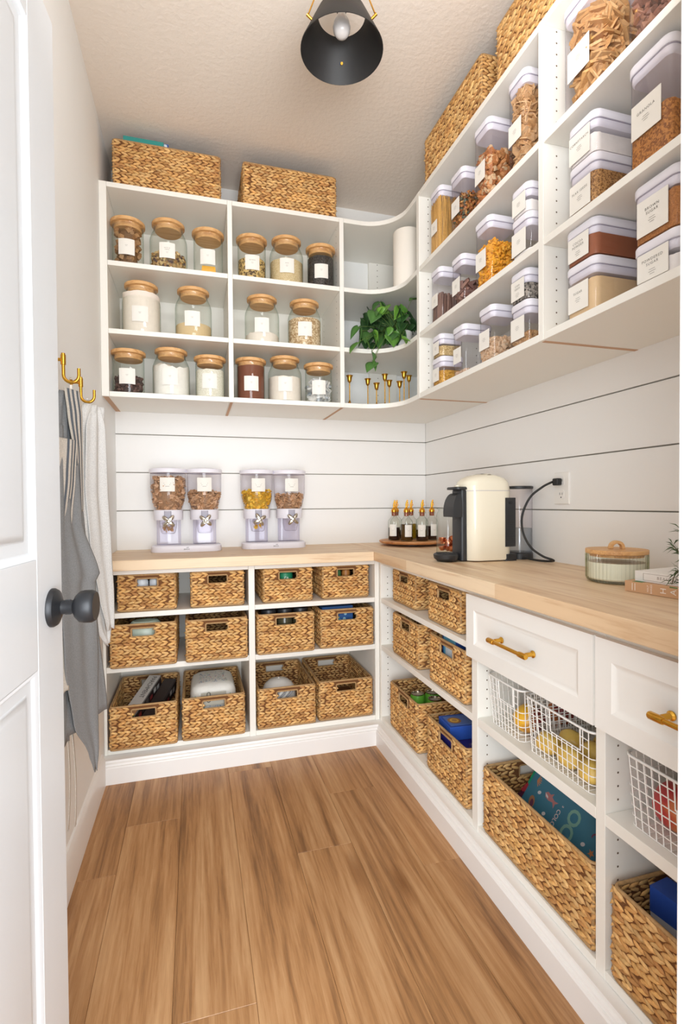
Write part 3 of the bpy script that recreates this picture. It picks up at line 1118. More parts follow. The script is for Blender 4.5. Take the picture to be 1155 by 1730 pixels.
# ------------------------------------------------------------------ lidded canisters on the right wall
def canister(label, y0, y1, z, h, depth, fill, lines=(), x=1.362, lw=.066, lz=None, group='clear canisters with pale lids'):
    w = y1 - y0
    t = thing('storage_canister', label, 'canister', (x, (y0 + y1) / 2, z + .0006), 0, group)
    a, b = -w / 2, w / 2
    hb = h - .0235
    rc = min(.022, w * .24)
    obj('clear_body', MB().rprism(.002, depth - .002, a + .002, b - .002, rc, [(.0006, .006), (.004, .002), (.010, .001), (hb, 0)], 6, cap1=False), 'acrylic', t, 40)
    ld = obj('lid', MB().rprism(0, depth, a, b, rc + .001, [(hb + .001, .0015), (hb + .003, 0), (hb + .018, 0), (hb + .0225, .003), (hb + .0235, .010)], 6), 'lid', t, 40)
    obj('gasket', MB().rprism(.003, depth - .003, a + .003, b - .003, rc - .001, [(hb - .019, .006), (hb - .016, .0025), (hb - .011, .0008), (hb - .004, .0008), (hb + .001, .0012)], 6), 'lid', ld, 40)
    obj('seal_line', MB().rprism(.0022, depth - .0022, a + .0022, b - .0022, rc, [(hb - .0012, .0002), (hb + .0022, .0002)], 6), 'gasket', ld)
    # front label faces -x
    zl = lz if lz is not None else h * .42
    yc = .004 if w > .095 else .001
    lh = min(lw, hb - .012)
    lb = obj('paper_label', MB().box(.0002, .0014, yc - lw / 2, yc + lw / 2, zl - lh / 2, zl + lh / 2), 'label', t)
    tx = MB()
    fn = lambda p, q, _: (-.0004, yc - p, zl + q)
    y = lh * (.16 if len(lines) < 2 else .2)
    for s in lines:
        sz = min(.0088, lw * .92 / max(len(s), 4) / .62)
        text(tx, s, sz, lambda p, q, d, y=y: fn(p, q + y, d), 1.2)
        y -= .0095
    for k, ln in enumerate((.015, .019, .012)):
        tx.add([fn(u * ln / 2, v * .0004 + y - .004 - k * .005, 0) for u, v in ((-1, -1), (1, -1), (1, 1), (-1, 1))], [(0, 1, 2, 3)])
    obj('lettering', tx, 'ink', lb)
    m = .0045
    x0, x1, ya, yb, zf = m, depth - m, a + m, b - m, .0035
    k = fill[0]
    if k == 'f':
        lev, mat = fill[1], fill[2]
        rg = fill[3] if len(fill) > 3 else .003
        mb = MB()
        nx, ny = 14, 10
        sd = R.uniform(0, 50)
        tp = [[(x0 + (x1 - x0) * i / nx, ya + (yb - ya) * j / ny, lev + rg * noise.noise(Vector((i * .9 + sd, j * .9, sd)))) for j in range(ny + 1)] for i in range(nx + 1)]
        side = rrect(x0, x1, ya, yb, rc - m * .5, zf, 5)
        lp1 = []
        for p in side:
            q = Vector((p[0] * 90 + sd, p[1] * 90, sd))
            lp1.append((p[0], p[1], lev + rg * noise.noise(q)))
        inner = [(x0 + (x1 - x0) * .5 + (p[0] - (x0 + x1) / 2) * .6, p[1] * .6, lev + rg * 1.3 * noise.noise(Vector((p[0] * 70, p[1] * 70, sd)))) for p in side]
        mb.loft([[(p[0], p[1], zf) for p in side], lp1, inner])
        obj('contents', mb, FOOD[mat], t, 60, kind='stuff')
    elif k == 'p':
        lev, kd, s, cols, n = fill[1:]
        mb = MB()
        for _ in range(n):
            q = R.random()
            zz = R.uniform(zf + s * .4, max(zf + s * .45, lev))
            e = s * (R.uniform(.50, .58) if kd == 'chip' else R.uniform(.5, .6))
            if q < .36:
                p = (x0 + e, R.uniform(ya + e, yb - e), zz)
            elif q < .68:
                p = (R.uniform(x0 + e, x1 - e), ya + e, zz)
            elif q < .76:
                p = (x0 + e * 1.25 + .004, ya + e * 1.25 + .004, zz)
            else:
                p = (R.uniform(x0 + e, x1 - e), R.uniform(ya + e, yb - e), lev + R.uniform(-.5, .35) * s)
            piece(mb, kd, p, s * R.uniform(.8, 1.1), jitter(R.choice(cols), .15))
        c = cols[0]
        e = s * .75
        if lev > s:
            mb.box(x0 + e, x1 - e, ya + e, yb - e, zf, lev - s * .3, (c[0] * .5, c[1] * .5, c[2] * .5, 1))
        obj('contents', mb, 'food', t, 35, attr=True, kind='stuff')
    elif k == 'sticks':
        lev, rr, cols, n = fill[1:]
        mb = MB()
        for _ in range(n):
            q = R.random()
            e = rr + .001
            if q < .5:
                p = [x0 + e + R.uniform(0, .004), R.uniform(ya + e, yb - e)]
            elif q < .85:
                p = [R.uniform(x0 + e, x1 - e), ya + e + R.uniform(0, .004)]
            else:
                p = [R.uniform(x0 + e, x1 - e), R.uniform(ya + e, yb - e)]
            top = lev * R.uniform(.93, 1.03)
            mx = lambda v, lo, hi: min(max(v, lo), hi)
            p2 = [mx(p[0] + R.uniform(-.012, .012), x0 + e, x1 - e), mx(p[1] + R.uniform(-.012, .012), ya + e, yb - e)]
            mb.tube([(p[0], p[1], zf + rr), (p2[0], p2[1], top)], rr, 5, c=jitter(R.choice(cols), .14))
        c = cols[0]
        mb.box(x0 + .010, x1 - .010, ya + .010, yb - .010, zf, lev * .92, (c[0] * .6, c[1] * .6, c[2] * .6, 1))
        obj('contents', mb, 'food', t, 35, attr=True, kind='stuff')
    return t


D = .158
TAN = [(.66, .40, .19), (.72, .46, .23), (.58, .33, .14)]
canister('tall canister of spaghetti, top row beside the curved corner shelves', 1.915, 2.015, SH[2], .272, .11, ('sticks', .225, .0016, [(.72, .42, .12), (.62, .34, .09)], 190), lw=.052)
canister('canister of orange and dark pasta twists, top row right of the spaghetti', 1.730, 1.836, SH[2], .232, .13, ('p', .135, 'twist', .026, [(.62, .25, .07), (.56, .20, .06), (.14, .16, .10), (.66, .33, .10)], 190), lw=.060)
canister('tall canister of glazed pecans, top row', 1.553, 1.660, SH[2], .290, D, ('p', .185, 'nut', .026, [(.52, .20, .06), (.44, .16, .05), (.58, .26, .09), (.66, .45, .25)], 330), lw=.064)
canister('tall canister filled with tan animal shaped crackers, top row by the divider', 1.352, 1.452, SH[2], .294, D, ('p', .245, 'chip', .036, TAN, 300), lw=.064)
canister('tall canister of dark brown bark strips, middle row beside the curved corner shelves', 1.918, 2.012, SH[1], .228, .11, ('sticks', .120, .007, [(.20, .11, .08), (.26, .15, .11), (.16, .09, .07)], 46), lw=.052)
canister('canister of brown chocolate squares, middle row right of the bark strips', 1.736, 1.830, SH[1], .196, .13, ('p', .085, 'square', .040, [(.24, .12, .09), (.32, .17, .12), (.18, .09, .07)], 60), lw=.058)
canister('canister of orange fish shaped crackers, middle row', 1.550, 1.654, SH[1], .242, .12, ('p', .150, 'fish', .024, [(.86, .40, .03), (.92, .46, .04), (.80, .34, .02)], 420), lw=.064)
canister('low canister of white powder under another of the same, middle row by the divider', 1.333, 1.432, SH[1], .136, D, ('f', .022, 'white', .004), lw=.070)
canister('low canister half full of white powder, stacked on top, middle row by the divider', 1.338, 1.432, SH[1] + .1366, .092, D, ('f', .036, 'white', .005), lw=.066)
canister('small canister of yellow pasta under a stacked one, bottom row by the corner shelves', 1.905, 2.004, SH[0], .122, .11, ('f', .062, 'yellow_pasta', .006), lw=.055)
canister('small canister of pale grain stacked on top, bottom row by the corner shelves', 1.910, 2.002, SH[0] + .1226, .094, .11, ('f', .044, 'small_grain', .004), lw=.052)
canister('canister with a few pale nuts at the bottom, bottom row', 1.724, 1.822, SH[0], .194, .13, ('p', .020, 'nut', .020, [(.66, .44, .28), (.72, .52, .36)], 60), lw=.058)
canister('canister of pistachios, bottom row', 1.532, 1.630, SH[0], .196, .125, ('p', .082, 'nut', .021, [(.68, .46, .28), (.74, .54, .35), (.58, .36, .20)], 330), lw=.064)
canister('low canister of walnuts under another, bottom row by the divider', 1.340, 1.438, SH[0], .140, D, ('p', .040, 'blob', .018, [(.50, .28, .12), (.58, .35, .16)], 240), lw=.068)
canister('low canister of grey chia seeds stacked on top, bottom row by the divider', 1.344, 1.438, SH[0] + .1406, .096, D, ('f', .050, 'grey_chia', .003), ('CHIA', 'SEEDS'), lw=.066)
canister('tall canister of big pita chips, top row beyond the divider', 1.055, 1.197, SH[2], .295, .17, ('p', .235, 'chip', .062, [(.64, .36, .14), (.70, .42, .18), (.56, .29, .10)], 190), lw=.078)
canister('canister of dark cookies, top row beside the door frame', .835, .982, SH[2], .25, .17, ('p', .115, 'nut', .03, [(.24, .10, .06), (.30, .14, .08), (.19, .08, .05)], 170), lw=.078, lz=.16)
canister('low canister of flax seeds under another, middle row beyond the divider', 1.066, 1.172, SH[1], .138, .175, ('f', .092, 'flax', .003), ('FLAX SEEDS',), lw=.074, lz=.052)
canister('low canister of cornstarch stacked on top, middle row beyond the divider', 1.068, 1.174, SH[1] + .1386, .108, .175, ('f', .050, 'white', .008), ('CORNSTARCH',), lw=.074)
canister('tall canister of granola, middle row beside the door frame', .855, .975, SH[1], .252, .17, ('f', .110, 'granola', .012), ('GRANOLA',), lw=.078, lz=.115)
canister('low canister of pale cane sugar under another, bottom row beyond the divider', 1.068, 1.182, SH[0], .146, .175, ('f', .092, 'cane_sugar', .003), ('SUGAR',), lw=.072, lz=.056)
canister('low canister of cocoa powder stacked on top, bottom row beyond the divider', 1.068, 1.182, SH[0] + .1466, .098, .175, ('f', .056, 'cocoa_mid', .004), ('COCOA', 'POWDER'), lw=.074)
canister('low canister of powdered sugar under another, beside the door frame', .835, .958, SH[0], .098, .175, ('f', .040, 'white', .006), ('POWDERED', 'SUGAR'), lw=.080)
canister('canister of brown sugar stacked on top, beside the door frame', .835, .960, SH[0] + .0986, .134, .175, ('f', .085, 'brown_sugar', .004), ('BROWN', 'SUGAR'), lw=.080, lz=.055)


# ------------------------------------------------------------------ ceiling lamp
LX, LY = .833, 1.537
lamp = thing('ceiling_lamp', 'brass and black ceiling lamp with an open cone shade and bare bulb', 'lamp', (LX, LY, 2.555))
sh = MB().lathe([(.127, 0), (.1285, .0006), (.1285, .002), (.0755, .110), (.0745, .1105), (.0735, .110), (.126, .002), (.127, 0)], 56)
shade = obj('shade', sh, 'shade', lamp, 40)
cn = MB().lathe([(0, .245), (.064, .245), (.064, .236), (.058, .229), (.022, .226), (.020, .205), (.0, .205)], 40)
cn.lathe([(0, .206), (.020, .206), (.020, .170), (.017, .165), (0, .165)], 24)
for k in range(3):
    a = rad(73.8 + 120 * k)
    r1, z1 = .103, .050
    ca, sa = math.cos(a), math.sin(a)
    cn.tube([(.05 * ca, .05 * sa, .236), ((r1 + .012) * ca, (r1 + .012) * sa, z1 + .012)], .0022, 8)
    d = Vector((ca, sa, .45)).normalized()
    p = Vector((r1 * ca, r1 * sa, z1))
    cn.tube([p - d * .006, p + d * .020], .0042, 12)
obj('canopy', cn, 'brass', lamp, 40, label='brass canopy with three arms')
obj('socket', MB().lathe([(0, .166), (.016, .166), (.018, .130), (.016, .124), (0, .124)], 24), 'blackp', lamp, 40)
obj('bulb', MB().lathe([(0, .126), (.011, .126), (.012, .116), (.015, .106), (.024, .090), (.0275, .074), (.0255, .060), (.018, .049), (.008, .0445), (0, .044)], 32), 'bulb', lamp, 60)

# ------------------------------------------------------------------ corner shelf contents
roll = thing('paper_towel_roll', 'white paper towel roll standing on the top corner shelf', 'paper towel', (1.392, 2.318, SH[2] + .0006))
obj('paper', MB().lathe([(.020, 0), (.066, 0), (.0685, .002), (.0685, .270), (.067, .272), (.020, .272)], 44, close=True), 'paper', roll, 40)
obj('core_tube', MB().lathe([(.0185, .001), (.0199, .001), (.0199, .2725), (.0185, .2725)], 28, close=True), 'raw', roll, 40)

plant = thing('potted_pothos', 'trailing green pothos plant in a white pot on the middle corner shelf', 'plant', (1.385, 2.400, SH[1] + .0006))
obj('pot', MB().lathe([(0, 0), (.050, 0), (.054, .004), (.064, .096), (.064, .100), (.060, .100), (.058, .088), (0, .086)], 36), 'ceramic', plant, 40)
obj('soil', MB().lathe([(0, .0875), (.0565, .0875), (.0, .092)], 24), 'soil', plant)
LEAVES = [(1.276,2.4,2.154,1.225,2.375,2.098,.028,1),(1.284,2.4,2.141,1.327,2.375,2.089,.032,1),(1.378,2.35,2.092,1.363,2.325,2.129,.032,2),(1.45,2.35,2.199,1.405,2.325,2.15,.021,2),(1.25,2.45,2.079,1.191,2.425,2.008,.053,0),(1.34,2.45,2.103,1.259,2.425,1.983,.067,0),(1.17,2.4,2.001,1.168,2.375,1.915,.036,1),(1.224,2.4,1.996,1.19,2.375,1.938,.05,1),(1.188,2.35,1.945,1.201,2.325,1.898,.032,2),(1.142,2.34,1.923,1.09,2.325,1.87,.043,2),(1.163,2.4,2.021,1.112,2.375,1.955,.025,1),(1.283,2.4,1.998,1.262,2.375,1.913,.039,1),(1.305,2.4,2.01,1.291,2.375,1.932,.036,1),(1.378,2.45,2.082,1.352,2.425,2.015,.064,0),(1.358,2.4,2.028,1.299,2.375,1.95,.05,1),(1.3,2.31,1.96,1.304,2.275,1.90,.046,2),(1.409,2.45,2.089,1.413,2.425,2.013,.039,0),(1.432,2.45,2.044,1.464,2.425,2.007,.036,0),(1.391,2.4,1.989,1.399,2.375,1.932,.021,1),(1.315,2.20,1.915,1.326,2.175,1.885,.032,2),(1.30,2.17,1.905,1.335,2.15,1.89,.014,2),(1.209,2.33,1.879,1.214,2.305,1.832,.032,3),(1.216,2.33,1.836,1.223,2.305,1.785,.018,3),(1.22,2.33,1.826,1.172,2.305,1.78,.039,3),(1.439,2.42,2.109,1.47,2.395,2.082,.05,0),(1.458,2.42,2.083,1.469,2.395,2.022,.036,0),(1.31,2.45,2.086,1.27,2.425,2.043,.053,0),(1.363,2.45,2.12,1.33,2.425,2.066,.046,0),(1.295,2.45,2.131,1.3,2.425,2.098,.028,0),(1.256,2.45,1.966,1.24,2.425,1.922,.032,0),(1.44,2.45,2.084,1.448,2.425,2.045,.05,0),(1.44,2.45,2.002,1.452,2.425,1.981,.032,0)]
for _ in range(26):
    _x, _z = R.uniform(1.21, 1.40), R.uniform(1.97, 2.11)
    LEAVES.append((_x, R.uniform(2.31, 2.36), _z, _x + R.uniform(-.04, .04), R.uniform(2.28, 2.33), _z - R.uniform(.04, .065), R.uniform(.03, .042), R.choice((0, 1, 1, 2))))
for _ in range(30):
    _x, _z = R.uniform(1.20, 1.48), R.uniform(1.96, 2.13)
    LEAVES.append((_x, R.uniform(2.40, 2.47), _z, _x + R.uniform(-.05, .05), R.uniform(2.37, 2.42), _z - R.uniform(.035, .07), R.uniform(.03, .045), 0))
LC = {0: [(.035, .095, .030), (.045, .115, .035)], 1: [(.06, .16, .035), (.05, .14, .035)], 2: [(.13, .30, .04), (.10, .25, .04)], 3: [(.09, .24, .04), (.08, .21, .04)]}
PO = Vector((1.385, 2.400, SH[1] + .0006))


def leaf_mesh(base, tip, w, c):
    b, t = Vector(base), Vector(tip)
    d = t - b
    L = d.length
    d.normalize()
    view = (Vector((0.377, 0, 1.15)) - b).normalized()
    side = d.cross(view + Vector((R.uniform(-.5, .5), R.uniform(-.3, .3), R.uniform(.1, .7)))).normalized()
    nrm = side.cross(d)
    P = []
    prof = [(-.10, .50), (.0, .80), (.12, .98), (.28, 1.0), (.45, .86), (.62, .62), (.78, .38), (.90, .18), (1.0, .02)]
    cup = R.uniform(.08, .22)
    for u, q in prof:
        row = []
        for k in (-1, -.55, 0, .55, 1):
            uu = u if k else max(u, .0)
            p = b + d * (uu * L) + side * (k * q * w * .55) + nrm * (abs(k) * q * w * cup - .12 * L * u * u + (.05 * L if k == 0 else 0) * -0.4)
            row.append(p)
        P.append(row)
    mb = MB().grid(P, lambda i, j: jitter(c, .0) if j != 2 else tuple(min(1, x * 1.25) for x in c) + (1,))
    return mb


for bx, by, bz, tx, ty, tz, w, k in LEAVES:
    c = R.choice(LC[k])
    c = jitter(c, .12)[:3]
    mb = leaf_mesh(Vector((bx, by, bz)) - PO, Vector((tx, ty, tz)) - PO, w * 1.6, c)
    for p in mb.v:
        q = p + PO
        p.z = min(p.z, 2.166 - PO.z)
        if (q.x > 1.344 or q.y > 2.371 or (q.x > 1.174 and q.y > 2.2 and math.hypot(q.x - 1.174, q.y - 2.2) > .166)) and k < 3:
            p.z = max(p.z, .004)
        if q.y < 2.11:
            p.x = min(p.x, 1.338 - PO.x)
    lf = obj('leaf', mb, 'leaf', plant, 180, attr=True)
    sm = lf.modifiers.new('thickness', 'SOLIDIFY')
    sm.thickness = .0006
st = MB()
for i, (bx, by, bz, tx, ty, tz, w, k) in enumerate(LEAVES):
    b = Vector((bx, by, bz)) - PO
    a = Vector((R.uniform(-.03, .03), R.uniform(-.03, .03), .09))
    if k == 3 or (bz < 1.93 and by < 2.36):
        mid = [a, a + Vector((-.05 if bx < 1.25 else 0, -.04, .05)), Vector((b.x * .8, -.062 if k == 3 else b.y * .7, .05)), b]
    else:
        mid = [a, (a + b) / 2 + Vector((0, 0, .03)), b]
    pts = []
    for q in range(9):
        t = q / 8
        if len(mid) == 3:
            p = mid[0] * (1 - t) ** 2 + mid[1] * 2 * t * (1 - t) + mid[2] * t * t
        else:
            p = mid[0] * (1 - t) ** 3 + mid[1] * 3 * t * (1 - t) ** 2 + mid[2] * 3 * t * t * (1 - t) + mid[3] * t ** 3
        pts.append(p)
    for p in pts:
        q = p + PO
        p.z = min(p.z, 2.166 - PO.z)
        if q.x > 1.340 or q.y > 2.374 or math.hypot(max(q.x - 1.174, 0), max(q.y - 2.2, 0)) > .166:
            p.z = max(p.z, .004)
    st.tube(pts, .0011, 5, c=(.16, .24, .06, 1))
obj('stems', st, 'leaf', plant, 60, attr=True, kind='stuff')

for i, (x, y, zt, lb) in enumerate([(1.132, 2.45, 1.790, 'brass candlestick nearest the glass jars, apart from the rest'), (1.250, 2.51, 1.795, 'brass candlestick, taller of the left pair by the support panel'),
                               (1.283, 2.468, 1.765, 'brass candlestick, short one just right of the tall left pair member'), (1.326, 2.46, 1.811, 'tall brass candlestick in the middle with a beaded foot'),
                               (1.362, 2.49, 1.789, 'short brass candlestick right behind the tall middle one'), (1.412, 2.47, 1.782, 'short brass candlestick beside the tallest one'),
                               (1.420, 2.43, 1.822, 'tallest brass candlestick, with a beaded foot'), (1.505, 2.56, 1.840, 'brass candlestick furthest right, by the corner upright')]):
    t = thing('candlestick', lb, 'candlestick', (x, y, SH[0] + .0006), 0, 'brass candlesticks')
    h = zt - SH[0]
    obj('foot', MB().lathe([(0, 0), (.026, 0), (.027, .002), (.022, .005), (.008, .008), (.005, .014), (.0075, .019), (.005, .024), (.003, .030), (0, .030)], 24), 'brass', t, 50)
    obj('stem', MB().lathe([(0, .029), (.0027, .029), (.0027, h - .036), (0, h - .036)], 12), 'brass', t, 50)
    obj('cup', MB().lathe([(0, h - .037), (.004, h - .036), (.0095, h - .029), (.0115, h - .018), (.0125, h - .008), (.0165, h - .002), (.0175, h), (.0145, h - .002), (.0105, h - .008), (.0095, h - .018), (0, h - .026)], 24), 'brass', t, 50)

# ------------------------------------------------------------------ cereal dispensers
CER = [(.62, .36, .19), (.70, .43, .25), (.54, .30, .15)]
FLK = [(.95, .56, .05), (1.0, .64, .09), (.88, .47, .03)]


def dispenser(label, x0, x1, yf, lv):
    w = x1 - x0
    t = thing('cereal_dispenser', label, 'dispenser', ((x0 + x1) / 2, yf + .075, ZW + .0006), 0, 'twin cereal dispensers')
    obj('base', MB().rprism(-w / 2, w / 2, -.075, .075, .055, [(0, .001), (.002, 0), (.026, .001), (.031, .006)], 8), 'lid', t, 40)
    bd = obj('badge', MB().box(-.0135, .0135, -.0757, -.0748, .010, .021), 'lid', t)
    tx = MB()
    text(tx, 'zevro', .0125, lambda a, b, c: (a, -.0760, .0145 + b), .95)
    tx.add([(-.001, -.0760, .020), (.010, -.0760, .0215), (.010, -.0760, .0235), (-.001, -.0760, .022)], [(0, 1, 2, 3)])
    obj('lettering', tx, 'dark_ink', bd)
    for cx, (lev, cols, kd, sz, n) in zip((-.084, .085), lv):
        mt = Matrix.Translation((cx, .012, 0))
        col_ = MB().rprism(cx - .055, cx + .055, .005, .060, .012, [(.031, 0), (.150, 0)], 4)
        obj('column', col_, 'smoke', t, 40)
        obj('collar', MB().lathe([(.046, .152), (.067, .152), (.068, .155), (.068, .198), (.066, .201), (.046, .201)], 40, mat=mt, close=True), 'lid', t, 40)
        hp = [(.016, .150), (.046, .165), (.060, .200), (.074, .240), (.082, .285), (.083, .385)]
        obj('hopper', MB().lathe(hp, 40, mat=mt), 'acrylic', t, 60)
        obj('lid', MB().lathe([(0, .408), (.050, .405), (.084, .399), (.087, .395), (.087, .380), (.083, .378), (.083, .386), (0, .386)], 44, mat=mt), 'lid', t, 40)
        obj('chute', MB().lathe([(0, .086), (.027, .087), (.033, .093), (.039, .125), (.040, .152)], 28, mat=Matrix.Translation((cx, -.022, 0))), 'acrylic', t, 60)
        obj('outlet_slot', MB().rprism(cx - .016, cx + .016, -.060, -.056, .004, [(.158, 0), (.196, 0)], 3), 'gasket', t)
        # knob with four lobes
        km = Matrix.Translation((cx + .004, -.066, .148)) @ Matrix.Rotation(PI / 2, 4, 'X') @ Matrix.Rotation(R.uniform(.5, .9), 4, 'Z')
        loops = []
        for zz, q in ((-.004, .5), (0, .92), (.006, 1.0), (.012, .92), (.017, .6)):
            loops.append([((.0245 + .0120 * math.cos(4 * a)) * q * math.cos(a), (.0245 + .0120 * math.cos(4 * a)) * q * math.sin(a), zz) for a in [2 * PI * k / 40 for k in range(40)]])
        kb = obj('knob', MB().loft(loops, mat=km).lathe([(0, .026), (.007, .024), (.0095, .018), (.0095, .008), (0, .008)], 20, mat=km).tube([(0, 0, -.022), (0, 0, 0)], .006, 10, mat=km), 'chrome', t, 40)
        mb = MB()
        prof = hp[:]

        def rad_at(z):
            for (r0, z0), (r1, z1) in zip(prof, prof[1:]):
                if z0 <= z <= z1:
                    return r0 + (r1 - r0) * (z - z0) / (z1 - z0)
            return prof[-1][0]
        for _ in range(n):
            a = R.uniform(0, 2 * PI)
            z = R.uniform(.168, lev)
            rr = max(rad_at(z) - sz * R.uniform(.5, .7), .002)
            if R.random() < .28:
                z = lev + R.uniform(-.4, .45) * sz
                rr = (rad_at(lev) - sz * .6) * math.sqrt(R.random())
            piece(mb, kd, (cx + rr * math.cos(a), .012 + rr * math.sin(a), z), sz * R.uniform(.85, 1.1), jitter(R.choice(cols), .15))
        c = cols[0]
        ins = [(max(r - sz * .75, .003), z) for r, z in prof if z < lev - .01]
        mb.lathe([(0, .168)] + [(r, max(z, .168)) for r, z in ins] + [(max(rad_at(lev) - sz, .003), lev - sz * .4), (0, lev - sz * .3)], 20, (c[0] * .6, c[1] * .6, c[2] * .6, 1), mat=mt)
        if lev > .285:
            for _ in range(16):
                a = R.uniform(0, 2 * PI)
                piece(mb, kd, (cx + .018 * math.cos(a), -.022 + .018 * math.sin(a), R.uniform(.101, .122)), sz * .8, jitter(R.choice(cols), .15))
        obj('cereal', mb, 'food', t, 35, attr=True, kind='stuff')
        lm = MB()
        fn = lambda u, v, d: (cx + (.0833 + d) * math.sin(u / .0833), .012 - (.0833 + d) * math.cos(u / .0833), .322 + v)
        lm.grid([[fn(-.0345 + .069 * i / 10, v, 0) for i in range(11)] for v in (-.033, .033)])
        lb = obj('paper_label', lm, 'label', t, 180)
        bars = MB()
        for k, ln in enumerate((.034, .028, .018)):
            bars.add([fn(a * ln / 2, b * .0006 + .006 - k * .0075, .0006) for a, b in ((-1, -1), (1, -1), (1, 1), (-1, 1))], [(0, 1, 2, 3)])
        obj('lettering', bars, 'ink', lb)
    return t


dispenser('twin cereal dispenser with brown square cereal in both hoppers, nearer the left wall', .172, .502, 2.520, [(.350, CER, 'square', .017, 420), (.285, CER, 'square', .017, 330)])
dispenser('twin cereal dispenser with yellow flakes in one hopper, further from the left wall', .604, .932, 2.550, [(.292, FLK, 'chip', .015, 420), (.268, CER, 'square', .017, 260)])

# ------------------------------------------------------------------ oil bottles on a lazy susan
SC = Vector((1.500, 2.520, ZW))
su = thing('lazy_susan', 'round wooden turntable holding oil bottles in the corner of the worktop', 'tray', SC + Vector((0, 0, .0006)))
obj('tray_board', MB().lathe([(0, .010), (.120, .010), (.165, .012), (.174, .018), (.177, .022), (.175, .026), (.168, .027), (0, .027)], 64), 'susan', su, 50)
obj('turntable_foot', MB().lathe([(0, 0), (.075, 0), (.075, .010), (0, .010)], 40), 'blackp', su, 40)
lat, dep = Vector((.9604, -.2787, 0)), Vector((.2787, .9604, 0))
M['vin'] = plain('dark_vinegar', '#2A1712', .15)
M['oliveliq'] = plain('olive_oil_liquid', '#8A6D0C', .12)
M['amber'] = plain('dark_brown_oil', '#46300F', .12)
M['cork'] = plain('cork_stopper', '#8E4A2B', .7)
for lx_, dp, liq, lev, lbl, lb in [(-.098, -.020, 'vin', .068, 1, 'oil bottle of dark vinegar, outermost on the side by the dispensers'), (-.040, -.088, 'amber', .088, 1, 'front oil bottle of brownish olive oil with white label'),
                                   (.002, .045, 'oliveliq', .085, 0, 'bright yellow-green olive oil bottle standing behind the front two'), (.042, -.086, 'vin', .030, 1, 'front oil bottle with only a little dark liquid under its label'),
                                   (.064, .060, 'oliveliq', .05, 0, 'oil bottle at the back, half hidden beside the outer vinegar'), (.104, -.022, 'vin', .075, 1, 'oil bottle of dark vinegar, outermost on the side by the coffee machine'),
                                   (-.078, .058, 'vin', .05, 0, 'oil bottle at the back, hidden behind the outer vinegar bottle by the dispensers')]:
    p = SC + lat * lx_ + dep * dp
    t = thing('oil_bottle', lb, 'bottle', (p.x, p.y, ZW + .0285), 0, 'oil bottles on the turntable')
    obj('bottle_glass', MB().lathe([(0, .0005), (.029, .0005), (.0318, .004), (.0318, .098), (.029, .108), (.018, .120), (.0145, .126), (.0145, .142), (.0185, .145), (.0185, .149), (.012, .150)], 32), 'glass', t, 40)
    obj('liquid', MB().lathe([(0, .003), (.028, .003), (.0305, .006), (.0305, lev), (0, lev)], 28), liq, t, 40, label='dark liquid' if liq == 'vin' else None)
    st_ = obj('stopper', MB().lathe([(0, .128), (.012, .130), (.0125, .150), (0, .150)], 20), 'cork', t, 50)
    g = MB().lathe([(0, .150), (.0145, .150), (.0155, .156), (.013, .166), (.007, .172), (.005, .176), (0, .176)], 24)
    g.tube([(0, 0, .172), (-.002, 0, .186), (.001, 0, .200), (.006, -.001, .214)], [.0046, .0044, .0042, .0036], 10)
    g.tube([(.006, .004, .176), (.011, .004, .190), (.009, .004, .204)], .0022, 8)
    g.lathe([(0, -.004), (.0045, -.002), (.0045, .002), (0, .004)], 12, mat=Matrix.Translation((.010, .004, .187)))
    obj('pourer', g, 'gold', t, 50, label='gold pourer spout')
    if lbl:
        ang = math.atan2(-dep.y, -dep.x) + (lx_ * -6.0)
        if abs(lx_) > .08:
            ang += -.9 if lx_ < 0 else .9
        fn = lambda u, v, d: ((.0321 + d) * math.cos(ang + u / .0321), (.0321 + d) * math.sin(ang + u / .0321), .054 + v)
        l_ = obj('paper_label', MB().grid([[fn(-.020 + .040 * i / 8, v, 0) for i in range(9)] for v in (-.031, .031)]), 'label', t, 180)
        bars = MB()
        for k, ln in enumerate((.026, .018, .012)):
            bars.add([fn(a * ln / 2, b * .0005 + .014 - k * .007, .0005) for a, b in ((-1, -1), (1, -1), (1, 1), (-1, 1))], [(0, 1, 2, 3)])
        obj('lettering', bars, 'ink', l_)

# ------------------------------------------------------------------ coffee machine
MX, MY = 1.374, 1.770       # front face of the cream body, middle of its depth
cm = thing('coffee_machine', 'cream and black capsule coffee machine with a clear water tank, by the right wall', 'coffee machine', (MX, MY, ZW + .0008))
hw = .072
bd = MB()
lv = [(.004, .000, .195, .003), (.010, .000, .195, 0), (.27, -.002, .195, 0), (.285, -.006, .194, .001), (.305, -.002, .190, .004), (.320, .012, .178, .010), (.332, .038, .150, .022), (.338, .070, .115, .040)]
bd.loft([rrect(x0, x1, -hw + i, hw - i, max(.052 - i * .3, .020), z, 8) for z, x0, x1, i in lv])
obj('body', bd, 'cream', cm, 50)
obj('lid_seam', MB().loft([rrect(-.0028, .1957, -hw - .0005, hw + .0005, .052, z, 8) for z in (.2706, .2722)]), 'gasket', cm)
obj('front_panel', MB().rprism(-.022, .012, -.040, .040, .012, [(.004, .001), (.268, .001), (.276, .003)], 5), 'blackp', cm, 40)
hd_ = MB()
hd_.loft([[(-.022 - .034 * math.sin(a) * s_, y * c_, .268 - .080 + .075 * math.cos(a)) for y in (-.040, -.027, -.01, .01, .027, .040)] + [(-.016, y * c_, .268 - .080 + .075 * math.cos(a)) for y in (.040, -.040)] for a, s_, c_ in [(rad(k), 1.0, .75 + .25 * math.sin(rad(k))) for k in range(4, 104, 9)]])
obj('brew_head', hd_, 'blackp', cm, 35)
